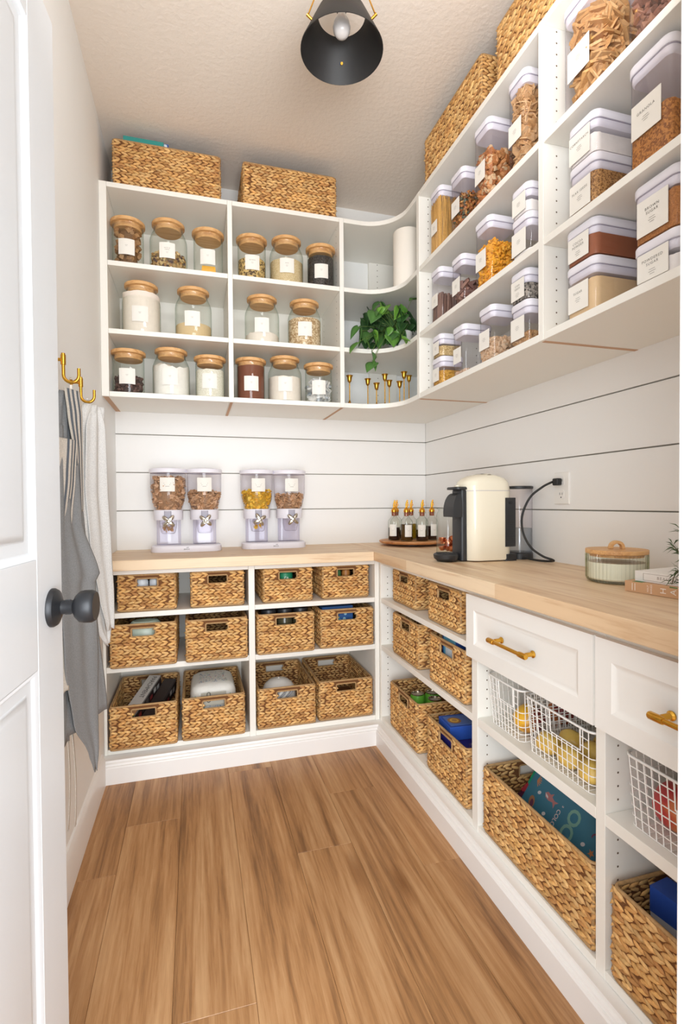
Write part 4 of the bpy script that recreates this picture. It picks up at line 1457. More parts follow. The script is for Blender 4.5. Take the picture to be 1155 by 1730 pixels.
obj('lever_plate', MB().rprism(-.046, .020, -.044, .044, .022, [(.2765, .002), (.278, 0), (.284, 0), (.287, .004)], 6), 'blackp', cm, 40)
obj('button', MB().rprism(-.026, -.008, -.012, .012, .008, [(.2872, 0), (.294, .001)], 4), 'cream', cm, 40)
tr_ = MB().loft([rrect(-.112 + i, -.020, -.050 + i, .050 - i, .044, z, 10) for z, i in ((.002, .012), (.012, .002), (.026, 0), (.030, .003))])
ty_ = obj('drip_tray', tr_, 'blackp', cm, 40)
sl = MB()
for k in range(9):
    y = -.036 + .009 * k
    ln = .034 * math.sqrt(max(0, 1 - (y / .05) ** 2))
    sl.box(-.066 - ln, -.066 + ln, y - .0015, y + .0015, .030, .0325)
obj('tray_grille', sl, 'blackp', ty_, kind='stuff')
vt = obj('side_vent', MB().rprism(.150, .1955, -hw - .0016, -hw + .03, .001, [(.055, 0), (.244, 0)], 2), 'blackp', cm)
fin = MB()
for k in range(20):
    fin.box(.154, .192, -hw - .003, -hw - .0016, .066 + k * .0068, .069 + k * .0068)
obj('vent_fins', fin, 'blackp', vt, kind='stuff')
obj('vent_button', MB().lathe([(0, 0), (.0065, 0), (.0065, .003), (0, .003)], 16, mat=Matrix.Translation((.173, -hw - .001, .225)) @ Matrix.Rotation(PI / 2, 4, 'X')), 'black', vt, 40)
obj('rear_foot', MB().rprism(.150, .206, -hw - .001, hw + .001, .012, [(0, .001), (.026, 0)], 4), 'blackp', cm, 40)
TX, TY_, TR = .262, -.004, .049
tk = Matrix.Translation((TX, TY_, 0))
obj('tank_base', MB().lathe([(0, 0), (TR + .002, 0), (TR + .002, .022), (TR - .002, .026), (0, .026)], 40, mat=tk).box(.200, TX, -.03, .03, 0.001, .020), 'blackp', cm, 40)
wt = obj('water_tank', MB().lathe([(0, .0262), (TR, .0265), (TR, .278), (TR + .001, .280)], 44, mat=tk), 'acrylic', cm, 50)
obj('water', MB().lathe([(0, .029), (TR - .002, .029), (TR - .002, .122), (0, .122)], 40, mat=tk), 'water', wt, 50)
obj('tank_lid', MB().lathe([(0, .280), (TR + .002, .280), (TR + .003, .283), (TR + .003, .289), (TR, .291), (0, .291)], 44, mat=tk), 'blackp', cm, 40)
plug = Vector((W - MX, 1.588 - MY, 1.222 - ZW - .0008))
pts = [Vector((.225, -.075, .012)), Vector((.245, -.125, .006)), Vector((.258, -.170, .006)), Vector((.262, -.205, .010)), Vector((.240, -.225, .018)), Vector((.215, -.205, .030)), Vector((.198, -.160, .060)), Vector((.190, -.125, .115)), Vector((.198, -.112, .180)), Vector((.225, -.122, .245)), Vector((.262, -.142, .282)), Vector((.285, -.155, .297)), plug + Vector((-.030, .012, 0))]


def catmull(ps, k=8):
    out = []
    q = [ps[0]] + ps + [ps[-1]]
    for i in range(1, len(q) - 2):
        a, b, c, d = q[i - 1:i + 3]
        for j in range(k):
            t = j / k
            out.append(.5 * ((2 * b) + (c - a) * t + (2 * a - 5 * b + 4 * c - d) * t * t + (3 * b - a - 3 * c + d) * t ** 3))
    out.append(ps[-1])
    return out


cdm = obj('power_cord', MB().tube(catmull(pts), .0042, 10), 'rubber', cm, 60)
obj('plug', MB().rprism(plug.x - .030, plug.x - .0065, plug.y - .012, plug.y + .017, .006, [(plug.z - .013, .003), (plug.z - .010, 0), (plug.z + .010, 0), (plug.z + .013, .003)], 4), 'rubber', cdm, 40)

ol = thing('wall_outlet', 'white double wall outlet with a black plug, above the worktop', 'outlet', (W, 1.583, 1.198))
pl = obj('cover_plate', MB().rprism(-.040, .040, -.060, .060, .004, [(0, 0), (.0035, 0), (.0058, .003)], 3, mat=Matrix(((0, 0, -1, 0), (1, 0, 0, 0), (0, 1, 0, 0), (0, 0, 0, 1)))), 'plate', ol, 30)
for zc in (-.024, .026):
    q = MB().rprism(-.0165, .0165, -.0185, .0185, .010, [(.0052, 0), (.0068, .001)], 4, mat=Matrix(((0, 0, -1, 0), (1, 0, 0, 0), (0, 1, 0, zc), (0, 0, 0, 1))))
    rc_ = obj('receptacle', q, 'plate', ol, 30)
    s3 = MB()
    for y in (-.006, .0065):
        s3.box(-.0071, -.0066, y - .001, y + .001, zc - .001, zc + .008)
    s3.box(-.0071, -.0066, -.0025, .0025, zc - .012, zc - .0075)
    obj('slots', s3, 'black', rc_, kind='stuff')

pj = thing('pod_jar', 'clear glass jar of copper coffee pods behind the coffee machine', 'jar', (1.452, 2.02, ZW + .0006))
obj('glass_body', MB().lathe([(0, .0005), (.046, .0005), (.052, .006), (.052, .170), (.047, .185), (.043, .190), (.043, .196), (.050, .198), (.050, .203)], 40), 'glass', pj, 40)
mb = MB()
for k in range(11):
    a = k * 2.4
    rr = .026 if k % 4 else .0
    mb.lathe([(0, -.013), (.012, -.010), (.0155, .0), (.016, .006), (.0185, .0065), (.0185, .008), (0, .009)], 16, jitter((.62, .28, .14), .2), Matrix.Translation((rr * math.cos(a), rr * math.sin(a), .026 + .013 * (k // 3))) @ rotm())
obj('coffee_pods', mb, 'copper', pj, 40, kind='stuff', attr=True)

# ------------------------------------------------------------------ candle, books, rosemary
cn_ = thing('candle', 'candle in a ribbed green-tinted glass bowl with a wooden lid', 'candle', (1.527, 1.165, ZW + .0006))
N = 288
M['ribglass'] = clear('ribbed_glass', '#FAFCF6', '#8F9C82', 1.0, .06)
loops = []
for z, r in ((.0, .066), (.004, .074), (.012, .078), (.075, .079), (.079, .0785)):
    loops.append([((r + .0020 * math.cos(48 * 2 * PI * k / N)) * math.cos(2 * PI * k / N), (r + .0020 * math.cos(48 * 2 * PI * k / N)) * math.sin(2 * PI * k / N), z + .0003) for k in range(N)])
obj('glass_bowl', MB().loft(loops, True, False), 'ribglass', cn_, 60)
obj('wax', MB().lathe([(0, .008), (.070, .008), (.0735, .012), (.0735, .056), (0, .055)], 48), 'wax', cn_, 40)
ld = obj('wooden_lid', MB().lathe([(0, .092), (.080, .092), (.0805, .0905), (.0805, .0815), (.079, .080), (.069, .080), (.069, .072), (0, .072)], 56), 'bamboo', cn_, 40)
hl = MB()
arc = [(.0165 * math.cos(rad(a)), .0165 * math.sin(rad(a)) + .0955) for a in range(-16, 197, 12)]
rr0 = .0042
loops = [[(x + sx * rr0 * (x / .0165), sy * .0085, z + sx * rr0 * ((z - .0955) / .0165)) for sx, sy in ((-1, -1), (1, -1), (1, 1), (-1, 1))] for x, z in arc]
obj('loop_handle', hl.loft(loops), 'bamboo', ld, 40, bevel=.001, rot=(0, 0, rad(-20)))

M['jacket_tan'] = plain('tan_book_jacket', '#D0A57E', .55)
M['jacket_white'] = plain('white_book_jacket', '#EFEBE6', .5)
M['pages'] = plain('book_pages', '#EFEAE0', .9)
M['white_ink'] = plain('white_print', '#F6F0E8', .6)
M['grey_ink'] = plain('grey_print', '#9C928A', .6)
M['green_print'] = plain('green_print', '#5E7F4A', .6)


def book(label, loc, rz, ln, wd, th, mat):
    """spine on the -x side, running along y (its left end when read is +y)"""
    t = thing('book', label, 'book', loc, rz)
    cv = MB().box(0, wd, -ln, 0, 0, .0025).box(0, wd, -ln, 0, th - .0025, th).box(0, .003, -ln, 0, .0025, th - .0025)
    c = obj('cover', cv, mat, t)
    obj('page_block', MB().box(.003, wd - .004, -ln + .004, -.004, .0025, th - .0025), 'pages', t)
    return t, c


bz = rad(9.5)
b1, c1 = book('tan cookbook with white lettering on its spine, under the white book', (1.4265, 1.036, ZW + .0008), bz, .255, .205, .0265, 'jacket_tan')
tx = MB()
for i, ch in enumerate('HARVEST'):
    text(tx, ch, .020, lambda a, b, c, i=i: (-.0006, -.098 - .0235 * i + b * 1.0, .0135 + a), 1.0)
for i, sx in enumerate(('HALF', 'BAKED')):
    text(tx, sx, .0068, lambda a, b, c, i=i: (-.0006, -.060 - .0085 * i + b, .0135 + a), 1.05)
for i in range(2):
    tx.add([(-.0006, -.020 - i * .007 + a, .0135 + b * .009) for a, b in ((-.0008, -1), (.0008, -1), (.0008, 1), (-.0008, 1))], [(0, 1, 2, 3)])
obj('lettering', tx, 'white_ink', c1)
obj('printed_corners', MB().box(-.0005, .0002, -.130, -.112, .0235, .0263).box(-.0005, .0002, -.235, -.150, .0, .003).box(-.0005, .03, -.045, -.020, .0262, .0268), 'green_print', c1)
b2, c2_ = book('white book titled along its spine, on top of the tan cookbook', (1.4440, 1.022, ZW + .0281), rad(8.5), .235, .20, .025, 'jacket_white')
tx = MB()
text(tx, 'BEAUTIFULLY', .0098, lambda a, b, c: (-.0006, -.095 - a, .0122 + b), 1.35)
fr_ = [(-.022, .004), (-.222, .004), (-.222, .0205), (-.022, .0205)]
for (y0, z0), (y1, z1) in zip(fr_, fr_[1:] + fr_[:1]):
    tx.box(-.0006, 0, min(y0, y1) - .0003, max(y0, y1) + .0003, min(z0, z1) - .0003, max(z0, z1) + .0003)
obj('lettering', tx, 'grey_ink', c2_)

rm = thing('rosemary', 'rosemary sprigs in a small white pot beside the books, at the door frame', 'plant', (1.375, .770, ZW + .0006))
obj('pot', MB().lathe([(0, 0), (.034, 0), (.037, .003), (.042, .060), (.039, .060), (.037, .050), (0, .048)], 28), 'ceramic', rm, 40)
obj('soil', MB().lathe([(0, .049), (.036, .049), (0, .052)], 20), 'soil', rm)
sp = MB()
RO = Vector((1.375, .770, ZW))
for tip, mid in (((1.378, .862, .965), (1.375, .845, 1.035)), ((1.388, .868, 1.050), (1.380, .830, 1.02)), ((1.392, .850, 1.085), (1.385, .810, 1.03)), ((1.395, .845, .985), (1.385, .83, 1.03))):
    a, m_, e = Vector((0, 0, .05)), Vector(mid) - RO, Vector(tip) - RO
    ps = [a * (1 - t) ** 2 + m_ * 2 * t * (1 - t) + e * t * t for t in [k / 16 for k in range(17)]]
    sp.tube(ps, .0012, 5, c=(.14, .12, .06, 1))
    for k in range(3, 17):
        for q in range(4):
            p = ps[k]
            d = Vector((R.gauss(0, 1), R.gauss(0, 1), R.gauss(.2, .8))).normalized()
            d = (d + (ps[k] - ps[k - 1]).normalized() * .5).normalized()
            L = R.uniform(.016, .030)
            s_ = d.orthogonal().normalized() * .0013
            cvd = Vector((0, 0, -.004))
            cl = jitter((.10, .17, .06), .3)
            sp.add([p, p + d * L * .5 + s_ - cvd, p + d * L * .5 - s_ - cvd, p + d * L], [(0, 1, 3, 2), (0, 2, 3, 1)], cl)
obj('sprigs', sp, 'leaf', rm, None, attr=True, kind='stuff')


# ------------------------------------------------------------------ hooks and the two aprons on the left wall
def hook(label, y, z):
    t = thing('wall_hook', label, 'hook', (0, y, z), 0, 'brass hooks on the left wall')
    rx = Matrix.Rotation(PI / 2, 4, 'Y')
    obj('rose', MB().lathe([(0, .0003), (.0135, .0003), (.0135, .003), (.010, .005), (.0045, .008), (.0045, .030), (0, .030)], 28, mat=rx), 'brass', t, 40)
    obj('post', MB().lathe([(0, .018), (.0052, .018), (.0052, .014), (.0068, .0135), (.0068, -.0135), (.0052, -.014), (0, -.014)], 24, mat=Matrix.Translation((.030, 0, 0))), 'brass', t, 40)
    pts = [(.030, 0, -.012), (.030, 0, -.030)] + [(.0495 - .0195 * math.cos(rad(a)), 0, -.042 - .0195 * math.sin(rad(a))) for a in range(0, 181, 15)] + [(.069, 0, -.030), (.069, 0, -.022)]
    obj('hook_arm', MB().tube(pts, .0046, 14), 'brass', t, 50)
    return t


hook('brass wall hook nearer the door, holding the grey striped apron', 1.575, 1.553)
hook('brass wall hook nearer the wall cabinet, holding the white apron', 1.800, 1.541)


def drape(rows, nu, amp, fold, seed, colf, thick=.0015, nv=40, name='cloth', parent=None):
    """hanging cloth: rows of (z, left x, left y, right x, right y); folds swing out of the sheet"""
    zs = [r[0] for r in rows]

    def at(z):
        for r0, r1 in zip(rows, rows[1:]):
            if r0[0] >= z >= r1[0]:
                t = (r0[0] - z) / max(r0[0] - r1[0], 1e-6)
                t = t * t * (3 - 2 * t) * .5 + t * .5
                return [a + (b - a) * t for a, b in zip(r0, r1)]
        return list(rows[-1])
    P = []
    for i in range(nv + 1):
        v = i / nv
        z = zs[0] + (zs[-1] - zs[0]) * v
        _, xl, yl, xr, yr = at(z)
        d = Vector((xr - xl, yr - yl, 0))
        n = Vector((-d.y, d.x, 0)).normalized()
        row = []
        for j in range(nu + 1):
            u = j / nu
            w = math.sin(u * fold * 2 * PI + seed + v * 1.3) * .6 + math.sin(u * fold * 3.7 * PI + seed * 2 + v) * .4
            a = amp * (.35 + .65 * math.sin(PI * min(1, v * 1.2 + .15))) * min(1, d.length / .06)
            p = Vector((xl, yl, z)) + d * u + n * (w * a)
            p.z += .004 * math.sin(u * 9 + seed) * v
            p.x = max(p.x, .006)
            row.append(p)
        P.append(row)
    mb = MB().grid(P, lambda i, j: colf(j / nu, i / nv))
    o = obj(name, mb, 'linen', parent, 180, attr=True)
    sm = o.modifiers.new('cloth_thickness', 'SOLIDIFY')
    sm.thickness = thick
    return o


GREY, CRM, NAVY, WHT = (.29, .295, .30, 1), (.72, .66, .58, 1), (.13, .15, .18, 1), (.80, .79, .77, 1)


def stripes(u, v):
    k = u * 7.0
    return NAVY if int(k) % 2 == 1 else CRM


grey = lambda u, v: GREY
ap = thing('apron', 'grey linen apron with cream and navy striped panels on the hook near the door', 'apron', (0, 0, 0))
obj('loop', MB().loft([[(.046, 1.5705, z), (.052, 1.5705, z), (.052, 1.5795, z), (.046, 1.5795, z)] for z in (1.440, 1.484)]).loft([[(.046, 1.5705, z), (.052, 1.5705, z), (.052, 1.5795, z), (.046, 1.5795, z)] for z in (1.4998, 1.5015)]), plain('cream_tape', '#EFE7DC', .9), ap, None, bevel=.001)
drape([(1.462, .030, 1.535, .056, 1.600), (1.40, .022, 1.51, .062, 1.63), (1.25, .018, 1.48, .060, 1.645), (1.05, .018, 1.46, .072, 1.65), (.95, .020, 1.45, .088, 1.655), (.83, .020, 1.45, .092, 1.66), (.53, .022, 1.44, .116, 1.665)], 40, .010, 2.2, .4, grey, name='back_skirt', parent=ap)
drape([(1.30, .034, 1.47, .060, 1.58), (1.10, .036, 1.46, .068, 1.575), (.95, .040, 1.46, .108, 1.60), (.93, .040, 1.46, .096, 1.60), (.72, .046, 1.46, .100, 1.605), (.55, .056, 1.50, .098, 1.605), (.44, .078, 1.57, .098, 1.61), (.375, .086, 1.60, .092, 1.612)], 30, .006, 1.3, 1.9, grey, name='front_skirt', parent=ap)
drape([(1.36, .030, 1.44, .046, 1.50), (1.1, .028, 1.43, .048, 1.50), (.75, .030, 1.43, .046, 1.50), (.515, .028, 1.42, .046, 1.50)], 18, .005, 1.2, .2, grey, name='side_skirt', parent=ap)
drape([(1.468, .042, 1.530, .068, 1.585), (1.40, .048, 1.535, .072, 1.60), (1.30, .058, 1.55, .068, 1.615), (1.13, .060, 1.59, .066, 1.62)], 42, .002, 1.0, .9, stripes, name='neck_strap', parent=ap)
drape([(1.325, .036, 1.455, .070, 1.545), (1.22, .030, 1.45, .066, 1.54), (1.12, .024, 1.44, .058, 1.53), (1.0, .022, 1.43, .042, 1.50), (.92, .022, 1.43, .034, 1.49)], 42, .004, .9, 2.0, lambda u, v: CRM if u < .38 else stripes((u - .38) / .62, v), name='striped_bib', parent=ap)
drape([(.88, .024, 1.425, .036, 1.475), (.70, .024, 1.425, .050, 1.475), (.66, .026, 1.425, .052, 1.475)], 10, .003, .8, .5, lambda u, v: CRM, name='lining', parent=ap)
for x0, y0, x1 in ((.040, 1.50, .036), (.048, 1.515, .050)):
    P = [[(x0 + (x1 - x0) * v + .004 * math.sin(v * 3), y0 + dy + .008 * math.sin(v * 2.4), .53 - .262 * v) for dy in (0, .012)] for v in [k / 12 for k in range(13)]]
    o = obj('tie', MB().grid(P, CRM), 'linen', ap, 180, attr=True, label='cream apron tie')
    o.modifiers.new('cloth_thickness', 'SOLIDIFY').thickness = .0014

wa = thing('apron', 'white linen apron hanging from the hook nearer the wall cabinet', 'apron', (0, 0, 0))
obj('loop', MB().loft([[(.046, 1.7955, z), (.052, 1.7955, z), (.052, 1.8045, z), (.046, 1.8045, z)] for z in (1.462, 1.472)]).loft([[(.046, 1.7955, z), (.052, 1.7955, z), (.052, 1.8045, z), (.046, 1.8045, z)] for z in (1.4878, 1.490)]), plain('white_tape', '#F3F1EE', .9), wa, None, bevel=.001)
drape([(1.472, .046, 1.765, .088, 1.850), (1.43, .036, 1.735, .084, 1.865), (1.37, .024, 1.715, .084, 1.875), (1.21, .026, 1.71, .088, 1.88), (1.04, .034, 1.71, .096, 1.88), (.88, .050, 1.72, .104, 1.88), (.76, .072, 1.75, .100, 1.87), (.685, .094, 1.80, .096, 1.835)], 44, .012, 1.6, .2, lambda u, v: WHT if abs((u * 5 + v * 7) % 1 - .5) > .04 else (.9, .89, .87, 1), name='cloth', parent=wa)
drape([(1.468, .060, 1.80, .080, 1.835), (1.40, .050, 1.76, .092, 1.84), (1.2, .046, 1.745, .094, 1.845), (1.0, .058, 1.75, .104, 1.845), (.85, .078, 1.77, .110, 1.845), (.74, .096, 1.79, .112, 1.83)], 30, .008, 1.1, 2.4, lambda u, v: WHT, name='front_fold', parent=wa)


# ------------------------------------------------------------------ wire baskets and fruit
def wire_basket(label, y0, y1, x0, z, d, h, op):
    w = y1 - y0
    t = thing('wire_basket', label, 'wire basket', (x0, (y0 + y1) / 2, z + .0006), 0, 'white wire baskets')
    hw, tp = w / 2, .010
    rim = rrect(.003, d, -hw + .003, hw - .003, .022, h, 5)
    obj('rim', MB().tube(rim, .0032, 8, True), 'wire', t, 60)
    rw = .00135
    mb = MB()

    def pt(side, u, zz):
        k = tp * (1 - zz / h)
        a, b = .003 + k, d - k
        ya, yb = -hw + .003 + k, hw - .003 - k
        e = .014
        if side == 0:
            return (a, ya + e + (yb - ya - 2 * e) * u, zz)
        if side == 1:
            return (b, ya + e + (yb - ya - 2 * e) * u, zz)
        if side == 2:
            return (a + e + (b - a - 2 * e) * u, ya, zz)
        return (a + e + (b - a - 2 * e) * u, yb, zz)
    for side in range(4):
        ln = w if side < 2 else d
        n = max(4, round(ln / .021))
        for k in range(n + 1):
            u = k / n
            top = h
            if side == 0 and op[0] < u < op[1]:
                top = h * .62
            mb.tube([pt(side, u, .0016), pt(side, u, top)], rw, 5)
    for zz in [.0016 + (h - .002) * k / 7 for k in range(7)]:
        k = tp * (1 - zz / h)
        lp = rrect(.003 + k, d - k, -hw + .003 + k, hw - .003 - k, .014, zz, 3)
        if zz < h * .61:
            mb.tube(lp, rw, 5, True)
        else:
            for side in (1, 2, 3):
                mb.tube([pt(side, 0, zz), pt(side, 1, zz)], rw, 5)
            mb.tube([pt(0, 0, zz), pt(0, op[0], zz)], rw, 5)
            mb.tube([pt(0, op[1], zz), pt(0, 1, zz)], rw, 5)
    mb.tube([pt(0, op[0], h), pt(0, op[0], h * .62), pt(0, op[1], h * .62), pt(0, op[1], h)], .002, 6)
    for k in range(1, round(w / .021)):
        y = -hw + tp + .004 + (w - 2 * tp - .008) * k / round(w / .021)
        mb.tube([(.013, y, .0016), (d - .010, y, .0016)], rw, 5)
    obj('wire_grid', mb, 'wire', t, 60, kind='stuff')
    return t


WZ = .463
wire_basket('narrow white wire basket holding two mangos, by the far upright', 1.216, 1.394, 1.246, WZ, .34, .150, (.16, .66))
wire_basket('white wire basket of yellow potatoes under the first drawer', .944, 1.204, 1.244, WZ, .34, .150, (.12, .60))
wire_basket('white wire basket with a big red mango, next to the door frame', .600, .866, 1.246, WZ, .34, .150, (.10, .55))


def fruit(name, label, cat, x, y, z, rx, ry, rz_, c1, c2, axis, rot, group=None, bumpy=.05, stem=True):
    t = thing(name, label, cat, (x, y, z), 0, group, rot)
    mb = MB()
    n, m = 24, 14
    sd = R.uniform(0, 99)
    ax = Vector(axis).normalized()
    P = []
    for i in range(m + 1):
        th = PI * i / m
        row = []
        for j in range(n + 1):
            ph = 2 * PI * j / n
            d = Vector((math.sin(th) * math.cos(ph), math.sin(th) * math.sin(ph), math.cos(th)))
            k = 1 + bumpy * noise.noise(d * 1.4 + Vector((sd, 0, 0)))
            row.append((d.x * rx * k, d.y * ry * k, d.z * rz_ * k))
        P.append(row)

    def cf(i, j):
        th, ph = PI * i / m, 2 * PI * j / n
        d = Vector((math.sin(th) * math.cos(ph), math.sin(th) * math.sin(ph), math.cos(th)))
        f = .5 + .5 * d.dot(ax) + .35 * noise.noise(d * 2 + Vector((sd, 3, 0)))
        f = min(max((f - .3) / .4, 0), 1)
        return tuple(a + (b - a) * f for a, b in zip(c1, c2)) + (1,)
    obj('flesh', mb.grid(P, cf), 'fruit', t, 180, attr=True)
    if stem:
        obj('stem_scar', MB().lathe([(0, .002), (.003, .0015), (.004, -.002), (0, -.002)], 10, mat=Matrix.Translation((0, 0, rz_ * .99))), 'raw', t, 60)
    return t


YEL, RED, DRD, POT = (.90, .50, .04), (.50, .06, .03), (.26, .04, .04), (.72, .46, .09)
fb = WZ + .0045
fruit('mango', 'yellow and dark red mango at the front of the narrow wire basket', 'mango', 1.318, 1.275, fb + .041, .050, .044, .040, YEL, DRD, (.5, -.7, -.1), (0, 0, .4))
fruit('mango', 'dark red and orange mango at the back of the narrow wire basket', 'mango', 1.455, 1.292, fb + .041, .050, .043, .040, (.70, .22, .05), DRD, (.2, -.5, .2), (0, 0, .1))
for x, y, z, r, lb in ((1.287, 1.150, .030, .2, 'yellow potato at the front of the wire basket, nearest the mangos'), (1.290, 1.073, .030, .3, 'yellow potato in the middle of the front row in the wire basket'), (1.287, .998, .030, -.2, 'yellow potato at the front corner of the wire basket by the upright'),
                       (1.356, 1.142, .030, .2, 'yellow potato in the second row, nearest the mangos'), (1.362, 1.068, .030, .1, 'yellow potato in the middle of the second row'), (1.354, .996, .030, -.1, 'yellow potato in the second row, beside the upright'),
                       (1.424, 1.090, .030, .3, 'yellow potato alone behind the second row')):
    fruit('potato', lb, 'potato', x, y, fb + z - .001, .029, .035, .0285, POT, (.82, .56, .14), (R.uniform(-1, 1), R.uniform(-1, 1), .4), (0, 0, r), 'yellow potatoes', .10, False)
fruit('mango', 'big red and orange mango in the wire basket next to the door frame', 'mango', 1.330, .797, fb + .050, .052, .052, .049, (.80, .30, .06), (.55, .05, .05), (-.4, .75, .2), (0, 0, .1))

# ------------------------------------------------------------------ what the woven baskets hold
BF = .0085                    # thickness of the basket bottoms


def can(name, label, cat, x, y, z, r, h, cols, group=None, lidm='chrome'):
    t = thing(name, label, cat, (x, y, z), 0, group)
    b = MB().lathe([(0, 0), (r * .78, 0), (r * .84, .002), (r, .012), (r, h * .45)], 28, cols[0]).lathe([(r, h * .45), (r, h - .016), (r * .86, h - .004)], 28, cols[1])
    obj('wrapper', b, 'print', t, 50, attr=True)
    obj('can_top', MB().lathe([(r * .86, h - .004), (r * .86, h), (r * .80, h + .0005), (r * .78, h - .004), (0, h - .004)], 28), lidm, t, 40)
    return t


s1, s2, s3 = S1 + BF, S2 + BF, S3 + BF
for i, (x, y) in enumerate(((.150, 2.375), (.205, 2.385))):
    can('tin', ('grey banded tin in the top basket beside the left wall', 'second grey banded tin in the top basket, right of the first')[i], 'tin', x, y, s1, .026, .128, [(.45, .5, .55, 1), (.75, .76, .78, 1)], 'grey banded tins')
t = can('tin', 'green and pink tin lettered CA behind the basket handle hole', 'tin', .785, 2.386, s1, .036, .132, [(.80, .50, .50, 1), (.02, .22, .10, 1)])
tx = MB()
text(tx, 'CA', .016, lambda a, b, c: (.0364 * math.sin(a / .0364), -.0364 * math.cos(a / .0364), .100 + b), 1.0)
obj('lettering', tx, 'white_ink', t)
for i, (x, c_) in enumerate(((1.040, (.05, .16, .06, 1)), (1.086, (.42, .17, .04, 1)))):
    can('spice_jar', ('green capped spice jar in the corner top basket', 'orange brown spice jar in the corner top basket')[i], 'spice jar', x, 2.385, s1, .021, .128, [(.7, .7, .68, 1), c_], 'spice jars', 'blackp')
bag = thing('food_bag', 'pale green crumpled bag in the middle basket beside the left wall', 'bag', (.160, 2.385, s2))
loops = []
for z, q in ((0, .75), (.02, 1.0), (.08, 1.04), (.135, .96), (.166, .62)):
    loops.append([((.085 + .010 * noise.noise(Vector((k * .7, z * 30, 1)))) * q * math.cos(2 * PI * k / 28), (.055 + .010 * noise.noise(Vector((k * .7, z * 30, 5)))) * q * math.sin(2 * PI * k / 28), z) for k in range(28)])
obj('bag_film', MB().loft(loops), plain('pale_green_film', '#C9D6C6', .35), bag, 50)
for i, x in enumerate((.700, .775, .850)):
    t = thing('lidded_jar', ('black lidded jar nearest the divider in the middle basket', 'black lidded jar in the middle of its basket row', 'black lidded jar furthest from the divider in the middle basket')[i], 'jar', (x, 2.352, s2), 0, 'black lidded jars')
    obj('glass_body', MB().lathe([(0, 0), (.034, 0), (.036, .004), (.036, .148), (.032, .160), (0, .160)], 28), plain('dark_jar_%d' % i, '#4A4634', .2), t, 40)
    obj('lid', MB().lathe([(.0, .160), (.0345, .160), (.0345, .184), (.033, .187), (0, .186)], 28), 'black', t, 40)
bx = thing('gift_box', 'blue patterned box standing in the middle basket in the back corner', 'box', (1.032, 2.372, s2), rad(3))
obj('carton', MB().box(-.078, .078, -.024, .024, 0, .178, (.035, .11, .30, 1)), 'print', bx, None, attr=True, bevel=.0015)
pr = MB()
for k in range(26):
    x, z, r = R.uniform(-.068, .068), R.uniform(.07, .168), R.uniform(.003, .008)
    c = R.choice([(.10, .45, .55, 1), (.20, .30, .60, 1), (.75, .62, .20, 1), (.35, .60, .70, 1)])
    pr.add([(x, -.0246, z)] + [(x + r * math.cos(a * PI / 4), -.0246, z + r * math.sin(a * PI / 4)) for a in range(8)], [(0, 1 + k2, 1 + (k2 + 1) % 8) for k2 in range(8)], c)
pr.add([(.062 * math.cos(rad(a)) - .02, -.0248, .06 + q * math.sin(rad(a))) for q in (.060, .066) for a in range(20, 160, 14)], [(k, k + 1, k + 11, k + 10) for k in range(9)], (.10, .50, .60, 1))
obj('printed_pattern', pr, 'print', bx, None, attr=True, kind='stuff')

# parchment boxes lying aslant in the bottom basket
DKB, CREAM = (.035, .022, .020, 1), (.66, .62, .58, 1)


def long_box(label, base, rz, tilt, parch):
    t = thing('carton', label, 'box', base, 0, 'long foil and parchment boxes', (tilt, 0, rz))
    w, L, h = .056, .322, .056
    mb = MB().box(-w / 2, w / 2, -L / 2, L / 2, 0, h, DKB)
    obj('box_body', mb, 'print', t, None, attr=True, bevel=.001)
    p = MB()
    if parch:
        p.box(-w / 2, w / 2, -L / 2 + .075, L / 2, h, h + .0006, CREAM)
        p.box(-w / 2, w / 2, -L / 2 + .012, -L / 2 + .075, h, h + .0006, (.50, .26, .12, 1))
        p.box(-w / 2, w / 2, -L / 2, -L / 2 + .012, h, h + .0006, (.60, .66, .06, 1))
        for k in range(5):
            x = -.018 + .009 * k
            p.add([(x, -L / 2 + .035, h + .001), (x + .004, -L / 2 + .035, h + .001), (x + .006, -L / 2 + .062, h + .001), (x + .002, -L / 2 + .062, h + .001)], [(0, 1, 2, 3)], (.68, .42, .20, 1))
        p.add([(.012 * math.cos(a * PI / 8) - .004, -L / 2 + .070 + .014 * math.sin(a * PI / 8), h + .001) for a in range(16)], [tuple(range(16))], (.58, .36, .18, 1))
    x = w / 2 + .0004
    for y, a, b, c in ((-.10, .010, .030, (.35, .05, .04, 1)), (-.06, .010, .046, (.12, .10, .09, 1)), (-.015, .012, .044, (.12, .10, .09, 1)), (.03, .012, .030, (.40, .05, .05, 1)), (.075, .020, .042, (.6, .58, .55, 1)), (.115, .012, .034, (.5, .48, .46, 1))):
        p.add([(x, y - .014, a), (x, y + .014, a), (x, y + .014, b), (x, y - .014, b)], [(0, 1, 2, 3)], c)
    p.add([(x, -L / 2, .050), (x, L / 2, .050), (x, L / 2, .053), (x, -L / 2, .053)], [(0, 1, 2, 3)], (.5, .48, .46, 1) if parch else (.3, .3, .3, 1))
    obj('printed_panels', p, 'print', t, None, attr=True, kind='stuff')
    if parch:
        tx = MB()
        text(tx, 'PARCHMENT', .030, lambda a, b, c: (.004 + b, .060 - a, h + .0012), 1.0)
        obj('lettering', tx, 'dark_ink', t)
    return t


long_box('parchment paper box with cream top and dark side, aslant in the bottom basket', (.138, 2.478, .226), rad(-17), rad(12), True)
long_box('black box leaning beside the parchment paper box', (.212, 2.472, .206), rad(-15), rad(11), False)

